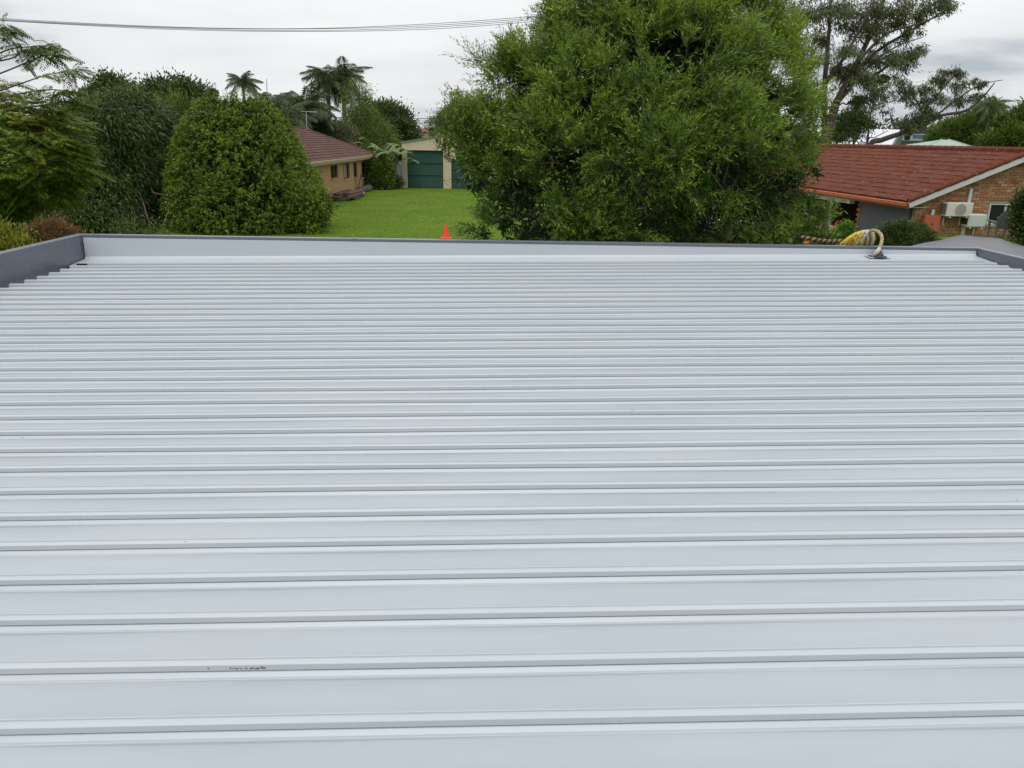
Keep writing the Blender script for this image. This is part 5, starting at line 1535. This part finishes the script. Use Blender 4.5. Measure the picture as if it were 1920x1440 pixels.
# ---- shrubs in front left and right
leafy('golden_shrub', 'yellow green shrub at the left edge below the trees', 'shrub', [(15, 462, 11.5, 36), (-20, 450, 11.5, 40), (30, 490, 11.3, 40), (-10, 500, 11.2, 60)], 300, 45, 0.06, 0.055, 0.026, LM['yellow'], 51, trunk_r=0.03, up=0.5, rin=0.55)
leafy('red_tipped_shrub', 'reddish brown tipped shrub behind the left corner of the metal roof', 'shrub', [(100, 448, 13, 30), (75, 455, 13, 30), (130, 455, 13, 27), (60, 480, 13, 40), (110, 485, 13, 45), (150, 468, 13.1, 24)], 340, 42, 0.06, 0.06, 0.024, LM['red'], 52, trunk_r=0.03, up=0.6, rin=0.55)
leafy('clipped_bush', 'low rounded dark green clipped bush by the brick house corner', 'shrub', [(1690, 450, 18, 34, 0.9), (1665, 448, 18, 26), (1715, 448, 18, 27), (1735, 458, 18, 22), (1690, 470, 17.9, 45), (1650, 465, 18, 25), (1730, 475, 18, 30)], 520, 50, 0.055, 0.05, 0.026, LM['dark'], 53, trunk_r=0.03, up=0.3, rin=0.7, tvar=0.5)
leafy('flowering_shrub', 'tall dark leafy shrub cut by the right edge beside the window', 'shrub', [(1922, 400, 20.0, 17), (1932, 380, 20.0, 20), (1924, 428, 20.0, 18), (1950, 410, 20.0, 36)], 330, 42, 0.08, 0.085, 0.038, LM['dark'], 54, trunk_r=0.03, up=0.3, rin=0.6, tvar=0.5)
leafy('porch_plant', 'bright green leafy potted plant in front of the dark porch', 'shrub', [(1586, 432, 26.5, 14), (1580, 440, 26.5, 12), (1593, 440, 26.5, 11)], 60, 26, 0.06, 0.10, 0.06, LM['porch'], 55, trunk_r=0.02, up=0.5, rin=0.4)
MT['redflower'] = leaf_mat('red_petals', (0.30, 0.01, 0.012), (0.42, 0.018, 0.02), (0.5, 0.05, 0.04), 0.5, 0.2)
leafy('red_flowering_plant', 'small red flowered plant in the porch beside the white post', 'plant', [(1575, 425, 28.0, 6), (1569, 428, 28, 5)], 22, 14, 0.05, 0.07, 0.06, MT['redflower'], 56, trunk_r=0.012, up=0.4, rin=0.3)
leafy('tree_foot_shrub', 'pale green strappy shrub under the right side of the big tree', 'shrub', [(1520, 442, 20, 22), (1500, 450, 20, 26), (1540, 455, 20, 16)], 120, 26, 0.07, 0.16, 0.025, LM['mid'], 57, trunk_r=0.02, up=0.6, rin=0.4)
MT['potwhite'] = mat('white_pot', (0.6, 0.6, 0.57), rough=0.6)
pp_ = at(1562, 430, 28.2)
mb = MB(); mb.lathe((pp_[0], pp_[1], pp_[2] - 0.14), [(0.10, 0), (0.14, 0.22), (0.155, 0.23), (0.155, 0.27), (0.13, 0.27), (0.12, 0.2)], 14)
tag(mb.build('plant_pot', MT['potwhite'], None), 'small white plant pot in the porch by the white post', 'pot')
mb = MB(); mb.bbox(pp_[0] - 0.5, pp_[0] + 0.6, pp_[1] - 0.25, pp_[1] + 0.3, pp_[2] - 0.19, pp_[2] - 0.142, 0.01)
tb_ = thing('porch_table', 'low brown table in the porch under the white pot', 'table', (pp_[0], pp_[1], 0))
mb.build('table_top', MT['brownframe'], tb_)
for sx_ in (-0.45, 0.55):
    for sy_ in (-0.2, 0.25):
        mb = MB(); mb.box(pp_[0] + sx_ - 0.025, pp_[0] + sx_ + 0.025, pp_[1] + sy_ - 0.025, pp_[1] + sy_ + 0.025, -0.2, pp_[2] - 0.192); mb.build('leg', MT['brownframe'], tb_)

# ---- trees behind on the left
leafy('fig_tree', 'dark rounded fig tree against the sky, leftmost on the skyline', 'tree', [(208, 175, 80, 32, 0.75), (185, 190, 80, 26), (230, 188, 80, 26), (205, 205, 79, 36), (170, 200, 79, 16), (238, 205, 79, 20), (200, 240, 79, 40), (160, 235, 78, 30)], 420, 60, 0.36, 0.34, 0.17, LM['fig'], 61, trunk_r=0.4, tvar=0.5, rin=0.55, group='trees along the left skyline')
leafy('spreading_fig_tree', 'wide dark spreading tree on the skyline left of the pencil pine', 'tree', [(330, 168, 78, 24, 0.7), (305, 180, 78, 28, 0.8), (355, 170, 78, 20, 0.6), (365, 195, 77, 20), (285, 185, 78, 22, 0.7), (335, 200, 77, 36), (270, 195, 78, 14, .7), (345, 230, 77, 38), (300, 225, 77, 40)], 430, 58, 0.36, 0.34, 0.17, LM['fig'], 62, trunk_r=0.4, tvar=0.5, rin=0.5, group='trees along the left skyline')
leafy('pencil_pine', 'small narrow dark pencil pine on the left skyline', 'tree', [(397, 176, 70, 6.5, 1.4), (397, 186, 70, 8, 1.4), (397, 205, 70, 9, 1.6), (397, 230, 70, 9, 1.6)], 110, 46, 0.16, 0.22, 0.07, LM['dark'], 63, trunk_r=0.12, up=1.2, rin=0.4)
leafy('loose_green_tree', 'loose light green tree with pale trunk behind the dark bushy tree', 'tree', [(335, 212, 48, 28), (365, 222, 48, 22), (310, 222, 48, 20), (345, 240, 48, 25), (385, 240, 48, 14)], 200, 46, 0.22, 0.20, 0.06, LM['mid'], 64, trunk_r=0.12, bark='palebark', tvar=0.4)
leafy('bush_behind_fence', 'low mid green bush on the far left skyline behind feathery tree', 'tree', [(172, 215, 50, 24), (140, 225, 50, 26), (190, 235, 50, 30)], 150, 44, 0.24, 0.22, 0.07, LM['mid'], 65, trunk_r=0.12)
leafy('tall_green_tree', 'light green columnar tree right of the tall palms', 'tree', [(673, 175, 72, 17, 1.3), (668, 200, 72, 22, 1.2), (680, 225, 71, 26), (662, 250, 71, 30), (700, 250, 71, 32), (650, 272, 70, 30), (690, 280, 70, 36), (720, 268, 70, 22)], 420, 56, 0.28, 0.30, 0.05, LM['lime'], 66, trunk_r=0.22, droop=0.35, tvar=0.4)
leafy('mango_tree', 'dark dome shaped tree behind the cream shed', 'tree', [(725, 222, 82, 28, .9), (745, 235, 82, 28), (755, 255, 81, 26), (710, 240, 81, 30), (730, 265, 81, 36), (768, 268, 81, 14), (705, 215, 82, 16)], 430, 56, 0.34, 0.32, 0.14, LM['fig'], 67, trunk_r=0.35, tvar=0.5)
leafy('shed_back_tree', 'olive green tree behind the shed showing beside the big tree', 'tree', [(850, 232, 85, 26), (825, 240, 85, 20), (880, 225, 85, 34), (840, 255, 85, 20), (905, 250, 85, 30)], 300, 50, 0.34, 0.3, 0.08, LM['olive'], 68, trunk_r=0.3)
leafy('garden_shrub', 'dark shrub against the far end of the ochre house', 'shrub', [(702, 320, 59.5, 14, 1.2), (712, 330, 59.3, 16, 1.1), (700, 342, 59, 13), (718, 345, 59, 12), (722, 318, 59.5, 12), (710, 305, 59.8, 12)], 220, 46, 0.18, 0.20, 0.08, LM['mid'], 69, trunk_r=0.06, tvar=0.5)
leafy('fence_shrub', 'low pale shrub at the foot of the metal fence', 'shrub', [(742, 340, 60.5, 9, .8), (735, 344, 60.3, 7), (750, 345, 60.5, 6)], 80, 36, 0.12, 0.14, 0.05, LM['olive'], 70, trunk_r=0.03)
leafy('house_back_tree', 'dark bushy tree behind the brown tiled ridge', 'tree', [(545, 235, 66, 26), (575, 225, 67, 22), (520, 240, 65, 26), (600, 245, 67, 18), (550, 215, 66, 14)], 280, 50, 0.28, 0.26, 0.09, LM['dark'], 71, trunk_r=0.2, tvar=0.5)
leafy('under_palm_bush', 'dull green bush at the foot of the tall palms', 'tree', [(625, 262, 68, 20), (645, 258, 68, 20), (610, 255, 68, 16), (640, 280, 67, 22)], 200, 46, 0.25, 0.24, 0.08, LM['olive'], 72, trunk_r=0.15)

# ---- palms
def frond_mesh(rng, L, wid, droop, npair, stiff, tint):
    """feather frond in local space, leaving the crown along +X"""
    pts = []
    for i in range(npair + 1):
        s = i / npair
        pts.append(np.array([L * s * (1 - 0.18 * droop * s), 0, L * (0.30 * s - droop * s * s)]))
    pts = np.array(pts)
    P = []; Dn = []; Ln = []
    for i in range(2, npair + 1):
        tdir = unit(pts[i] - pts[i - 1])
        for s in (-1, 1):
            P.append(pts[i]); q = i / npair
            Dn.append(unit(np.array([0.55 * tdir[0], s, 0.55 * tdir[2] - stiff + rng.normal() * 0.28])))
            Ln.append(wid * (math.sin(PI * (0.12 + 0.83 * q)) ** 0.7) * rng.uniform(0.85, 1.1))
    P = np.array(P); Dn = np.array(Dn); Ln = np.array(Ln)
    V = leaves(P, Dn, Ln, L * 0.026, rng, 0.55, flat=np.array([0, 0, 1.0]), broad=0.4)
    for i in range(npair):
        w = 0.02 * L * (1 - 0.8 * i / npair)
        V = np.concatenate([V, [[pts[i] + (0, w, 0), pts[i] - (0, w, 0), pts[i + 1] - (0, w, 0), pts[i + 1] + (0, w, 0)]]])
    return V, tint + 0.1 * rng.normal(size=len(V))
def palm(name, label, u, vtop, vbase_d, Lpx, nf, seed, dead=0, wind=0.0, trunk=0.16, group=None, elev=(0.0, 1.2), mat_='palm', frond_droop=0.75, bark='bark', lean=0.0):
    rng = np.random.default_rng(seed)
    d = vbase_d
    top = at(u, vtop, d); L = 1.3 * Lpx * pxm(d); nf = int(nf * 1.45)
    t = thing(name, label, 'palm', (top[0], d, 0), 0, group)
    mb = MB()
    pts = [(top[0] + lean * (1 - i / 9), d, top[2] * i / 9) for i in range(10)]
    mb.tube(pts, [trunk * (1.25 - 0.5 * i / 9) for i in range(10)], 9)
    mb.build('trunk', MT[bark], t, smooth=True)
    meshes = []
    for k in range(3):
        V, tn_ = frond_mesh(rng, L, L * 0.36, frond_droop * rng.uniform(0.7, 1.4), 40, 0.3 + 0.3 * k, 0.5)
        o = quads_object('frond', V + ORG[t.name], tn_, LM[mat_], t)
        meshes.append(o.data); o.parent = None; bpy.data.objects.remove(o)
    for i in range(nf):
        o = bpy.data.objects.new('frond', meshes[i % 3]); COL.objects.link(o); o.parent = t
        o.location = (0, 0, top[2])
        e = elev[0] + (elev[1] - elev[0]) * ((i * 0.618) % 1.0)
        az = 2 * PI * i / nf + rng.normal() * 0.25
        o.rotation_euler = (rng.normal() * 0.2, -e, az + wind * math.cos(az))
        o.scale = [rng.uniform(0.85, 1.1)] * 3
    if dead:
        Vd, td_ = frond_mesh(rng, L * 0.9, L * 0.22, 0.5, 14, 0.6, 0.5)
        o = quads_object('dead_frond', Vd + ORG[t.name], td_, LM['deadfrond'], t); dm = o.data; o.parent = None; bpy.data.objects.remove(o)
        for i in range(dead):
            o = bpy.data.objects.new('dead_frond', dm); COL.objects.link(o); o.parent = t
            o.location = (0, 0, top[2] - 0.25); o.rotation_euler = (rng.normal() * 0.2, R(58) + rng.normal() * 0.12, 2 * PI * i / dead + rng.normal() * 0.3)
G = 'palms behind the ochre house'
palm('feather_palm', 'lone windswept palm standing above the round conifer', 455, 156, 85, 24, 17, 81, 0, 0.5, 0.16, G, (-0.25, 1.35))
palm('feather_palm', 'bushy palm just right of the lone windswept palm', 512, 205, 68, 42, 18, 82, 0, 0.4, 0.16, G, (-0.2, 1.3))
palm('feather_palm', 'bright green palm directly above the brown tiled ridge', 573, 205, 66, 44, 18, 83, 0, 0.4, 0.16, G, (-0.2, 1.3))
palm('feather_palm', 'low spreading palm partly behind the round conifer', 540, 222, 62, 40, 16, 87, 0, 0.4, 0.16, G, (-0.2, 1.2))
palm('tall_palm', 'left one of the two tall palms with hanging dead fronds', 614, 150, 75, 33, 22, 84, 9, 0.3, 0.22, G, (-0.5, 1.3), frond_droop=0.85)
palm('tall_palm', 'right one of the two tall palms with hanging dead fronds', 643, 148, 76, 35, 22, 85, 9, 0.3, 0.22, G, (-0.5, 1.3), frond_droop=0.85)
palm('papaya_palm', 'slender pale trunked palm among the trees at the right edge', 1858, 200, 60, 24, 20, 86, 5, 0.0, 0.11, None, (-0.6, 1.3), 'banana', 0.9, 'palebark')

# ---- banana plant
def banana(name, label, u, d, hpx, seed, nlf=11):
    rng = np.random.default_rng(seed)
    b = onz(u, 352, 0.0); x = at(u, 340, d)[0]
    t = thing(name, label, 'banana plant', (x, d, 0))
    h = hpx * pxm(d)
    mb = MB()
    for k in range(3):
        ox = rng.normal() * 0.35; mb.tube([(x + ox, d + rng.normal() * 0.2, 0), (x + ox * 1.3, d, h * 0.3), (x + ox * 1.6, d, h * 0.6)], [0.14, 0.11, 0.07], 8)
    mb.build('stem', MT['bark'], t, smooth=True)
    for k in range(nlf):
        az = rng.uniform(0, 2 * PI); el = rng.uniform(0.5, 1.25); L = rng.uniform(1.5, 2.3)
        ox = rng.normal() * 0.45
        dirh = np.array([math.cos(az), math.sin(az), 0]); sd2 = np.array([-math.sin(az), math.cos(az), 0])
        p = np.array([x + ox, d, h * rng.uniform(0.42, 0.62)]); V = []; 
        prev = None
        for i in range(10):
            s = i / 9; e = el - 1.7 * s * s
            w = 0.26 * math.sin(PI * min(1, 0.08 + 0.9 * s)) ** 0.6 if i > 1 else 0.03
            if i: p = p + (dirh * math.cos(e) + np.array([0, 0, math.sin(e)])) * L / 9
            lft = p + sd2 * w + (0, 0, -0.3 * w); rgt = p - sd2 * w + (0, 0, -0.3 * w)
            if prev is not None:
                V.append([prev[0], prev[1], p, lft]); V.append([prev[1], prev[2], rgt, p])
            prev = (lft, p.copy(), rgt)
        quads_object('leaf', np.array(V), 0.5 + 0.25 * rng.normal() + 0.08 * rng.normal(size=len(V)), LM['banana'], t)
banana('banana_plant', 'broad leaved banana plant left of the cream shed', 735, 60.2, 100, 91, 14)
banana('banana_plant', 'banana plant rising behind the end of the tiled roof', 712, 63.5, 108, 92, 11)

# ---- gum trees beyond the red roof
def gum(name, label, base, stems, clumps, seed, tr, m, per=95, rc=10, L=0.24, W=0.055, sub=3):
    rng = np.random.default_rng(seed)
    d = base[1]; bx_ = at(base[0], 275, d)[0]
    t = thing(name, label, 'tree', (bx_, d, 0))
    mb = MB(); tp = []
    for st in stems:
        r0, r1 = st[0], st[1]
        pts = [at(u, v, d + dd) for (u, v, dd) in st[2:]]
        if st[2][1] > 268: pts = [np.array([bx_ + (pts[0][0] - bx_) * 0.7, d, 0])] + pts
        pts = smooth_path(pts, 16); mb.tube(pts, np.linspace(r0, r1, 16), 9)
        tp += [(p, r0 + (r1 - r0) * i / 15) for i, p in enumerate(pts) if i > 4]
    TP = np.array([p for p, r in tp])
    Vs = []; ts = []
    for (u, v, dd, r) in clumps:
        c = at(u, v, d + dd); R_ = r * pxm(d)
        k = int(np.argmin(np.linalg.norm(TP - c + np.array([0, 0, 0.6]), axis=1)))
        lp = limb(mb, rng, TP[k], c, min(0.06, tp[k][1] * 0.5), 0.018, 0.10, 6, 6, 0.02)
        nsub = max(3, int(sub * r / 10))
        cen = c + rng.normal(size=(nsub, 3)) * R_ * np.array([0.6, 0.6, 0.42])
        for q in cen:
            limb(mb, rng, lp[rng.integers(3, 7)], q, 0.025, 0.008, 0.14, 4, 4)
            n = int(per * rng.uniform(0.6, 1.3))
            g = rng.normal(size=(n, 3)) * R_ * np.array([0.32, 0.32, 0.20])
            Dn = unit(rnd_dir(rng, n) * 0.7 + np.array([0.25, 0, -0.45]))
            Vs.append(leaves(q + g, Dn, L * rng.uniform(0.7, 1.3, n), W * rng.uniform(0.7, 1.3, n), rng, 0.2))
            ts.append(0.5 + 0.18 * rng.normal() + 0.14 * rng.normal(size=n))
    mb.build('trunk', MT['redbark'], t, smooth=True)
    quads_object('crown', np.concatenate(Vs), np.concatenate(ts), m, t)
rg = random.Random(10)
cl = [(1480, 40, 2, 34), (1520, 20, 1, 30), (1560, 15, -1, 28), (1490, 90, 1, 26), (1515, 120, -1, 26), (1540, 75, 1, 22), (1600, 20, 1, 30), (1640, 15, 0, 26), (1690, 12, 0, 26), (1740, 8, 0, 24), (1770, 2, 0, 18), (1600, 60, 1, 22), (1585, 95, -1, 18), (1640, 55, 0, 20), (1680, 40, 1, 20), (1500, 165, 1, 24), (1525, 190, -1, 20),
      (1600, 130, 0, 22), (1650, 115, 0, 24), (1690, 110, 0, 24), (1715, 100, 0, 16), (1620, 150, -1, 22), (1590, 150, 1, 20), (1660, 145, 0, 16), (1640, 175, 0, 18), (1610, 190, 1, 16), (1570, 130, 1, 16), (1700, 60, 0, 12), (1510, 225, 1, 22), (1500, 260, 1, 20), (1720, 30, 0, 14), (1655, 80, 0, 12), (1455, 20, 2, 24)]
gum('gum_tree', 'tall gum tree with reddish leaning trunks behind the red tiled roof', (1545, 50.0),
    [(0.42, 0.25, (1545, 276, 0), (1556, 235, 0), (1567, 195, 0)), (0.23, 0.07, (1567, 195, 0), (1590, 150, 0), (1618, 95, 0.3), (1645, 35, 0.6), (1668, -40, 1.0)), (0.20, 0.07, (1548, 250, 0.4), (1545, 190, 0.5), (1549, 120, 0.5), (1556, 40, 0.6), (1560, -60, 0.8)),
     (0.12, 0.04, (1549, 155, 0.5), (1575, 120, 0), (1610, 60, -0.4), (1640, 5, -0.8)), (0.12, 0.02, (1585, 165, 0), (1640, 100, 0), (1700, 62, 0.2), (1755, 30, 0.3), (1800, 5, 0.4)), (0.10, 0.02, (1605, 120, 0), (1660, 65, -0.4), (1720, 45, -0.5), (1775, 25, -0.5)), (0.09, 0.02, (1560, 210, 0), (1625, 128, -0.3), (1680, 88, -0.4), (1730, 70, -0.4)),
     (0.12, 0.03, (1585, 160, 0.3), (1640, 140, 0.6), (1670, 120, 0.8), (1710, 100, 1)), (0.12, 0.03, (1530, 250, 0), (1510, 180, 0.5), (1500, 90, 1.0), (1485, 10, 1.5))],
    cl, 101, 0.5, LM['olive'], per=78, sub=6, W=0.052)
cl2 = [(1690, 160, 0, 14), (1730, 165, 0, 18), (1765, 150, 0, 18), (1795, 140, 0, 14), (1790, 165, 0, 16), (1835, 155, 0, 11), (1755, 185, 0, 16), (1720, 190, 0, 16), (1700, 175, 0, 12), (1800, 188, 0, 14), (1740, 210, 0, 15), (1760, 215, 0, 12), (1715, 225, 0, 14), (1690, 235, 0, 12), (1770, 135, 0, 8), (1840, 180, 0, 8), (1705, 245, 0, 10)]
gum('leaning_gum_tree', 'low leaning gum tree reaching right over the red tiled ridge', (1625, 54.0),
    [(0.22, 0.13, (1628, 278, 0), (1655, 262, 0), (1690, 250, 0), (1720, 240, 0)), (0.13, 0.035, (1720, 240, 0), (1760, 218, 0), (1810, 208, 0), (1840, 185, 0), (1865, 155, 0)), (0.10, 0.03, (1720, 240, 0), (1735, 205, 0), (1760, 175, 0), (1790, 140, 0)), (0.07, 0.02, (1745, 225, 0), (1790, 190, 0.4), (1835, 160, 0.6), (1880, 150, 0.6)), (0.07, 0.02, (1730, 230, 0), (1725, 200, -0.4), (1710, 180, -0.6), (1690, 160, -0.8)), (0.06, 0.015, (1770, 216, 0), (1800, 214, 0.5), (1830, 219, 0.8))],
    cl2, 102, 0.3, LM['olive'], per=70, sub=6, L=0.22, W=0.050)
cl3 = [(1640, 185, 0, 13), (1610, 205, 0, 15), (1655, 210, 0, 14), (1590, 215, 0, 14), (1600, 245, 0, 16), (1580, 260, 0, 14), (1615, 262, 0, 12), (1640, 235, 0, 10), (1670, 190, 0, 11), (1570, 235, 0, 12)]
gum('slender_gum_tree', 'slender dark gum sapling in front of the white factory roof', (1624, 52.0),
    [(0.10, 0.03, (1624, 278, 0), (1628, 250, 0), (1630, 225, 0), (1640, 180, 0)), (0.05, 0.02, (1626, 270, 0), (1640, 258, 0), (1665, 245, 0)), (0.05, 0.02, (1612, 276, 0), (1590, 265, 0), (1570, 262, 0))],
    cl3, 103, 0.2, LM['dark'], per=30, sub=3, L=0.20, W=0.05)
leafy('dense_far_tree', 'dense dark tree low behind the gum trunk', 'tree', [(1605, 220, 75, 16, .9), (1588, 232, 75, 18), (1620, 235, 75, 13), (1570, 245, 75, 16)], 160, 46, 0.28, 0.26, 0.09, LM['dark'], 104, trunk_r=0.2)
leafy('bright_green_tree', 'bright green spreading tree right of the green pyramid roof', 'tree', [(1790, 242, 95, 22, .7), (1820, 234, 95, 24, .8), (1770, 252, 95, 20, .7), (1810, 255, 95, 30, .8), (1845, 240, 95, 22), (1752, 260, 95, 14, .7)], 380, 52, 0.32, 0.34, 0.11, LM['mid'], 105, trunk_r=0.2, tvar=0.45)
leafy('right_edge_tree', 'dark green tree cut by the right edge above the red roof', 'tree', [(1905, 240, 58, 28), (1890, 264, 57, 24), (1932, 218, 58, 24), (1856, 274, 57, 17), (1915, 275, 57, 28), (1955, 250, 57, 40), (1880, 240, 58, 14)], 460, 50, 0.22, 0.30, 0.09, LM['mid'], 106, trunk_r=0.2, tvar=0.55)
leafy('vine_clump', 'mid green leafy clump around the slender palm at the right', 'tree', [(1862, 222, 61, 18), (1850, 205, 61, 14), (1872, 245, 61, 18)], 130, 46, 0.20, 0.24, 0.08, LM['mid'], 107, trunk_r=0.1, tvar=0.4)

# ---- far tree belt on the horizon
def far_belt():
    rng = np.random.default_rng(201)
    P = []; T = []
    for i in range(520):
        x = rng.uniform(-330, 420); y = rng.uniform(230, 300)
        u = x / y
        h = 7.0 + 4.5 * ss_np(0.2, 0.45, u) + 1.5 * math.sin(x * 0.05) + rng.uniform(-1.5, 2.0)
        r = rng.uniform(3.5, 7)
        n = 300
        d = rnd_dir(rng, n)
        q = np.array([x, y, h * 0.55]) + d * np.array([r, r, h * 0.47]) * rng.uniform(0.7, 1.0, (n, 1))
        P.append(q); T.append(np.full(n, 0.5 + 0.22 * rng.normal()))
    P = np.concatenate(P); T = np.concatenate(T) + 0.1 * rng.normal(size=len(P))
    P = P[:, :]; P[:, 2] = np.maximum(P[:, 2], 0.1)
    V = leaves(P, unit(rnd_dir(rng, len(P)) + np.array([0, 0, 0.3])), rng.uniform(0.7, 1.5, len(P)), 0.7, rng)
    tag(quads_object('far_treeline', V, T, LM['farhaze'], None), 'far belt of trees along the horizon', 'trees', kind='stuff')
far_belt()
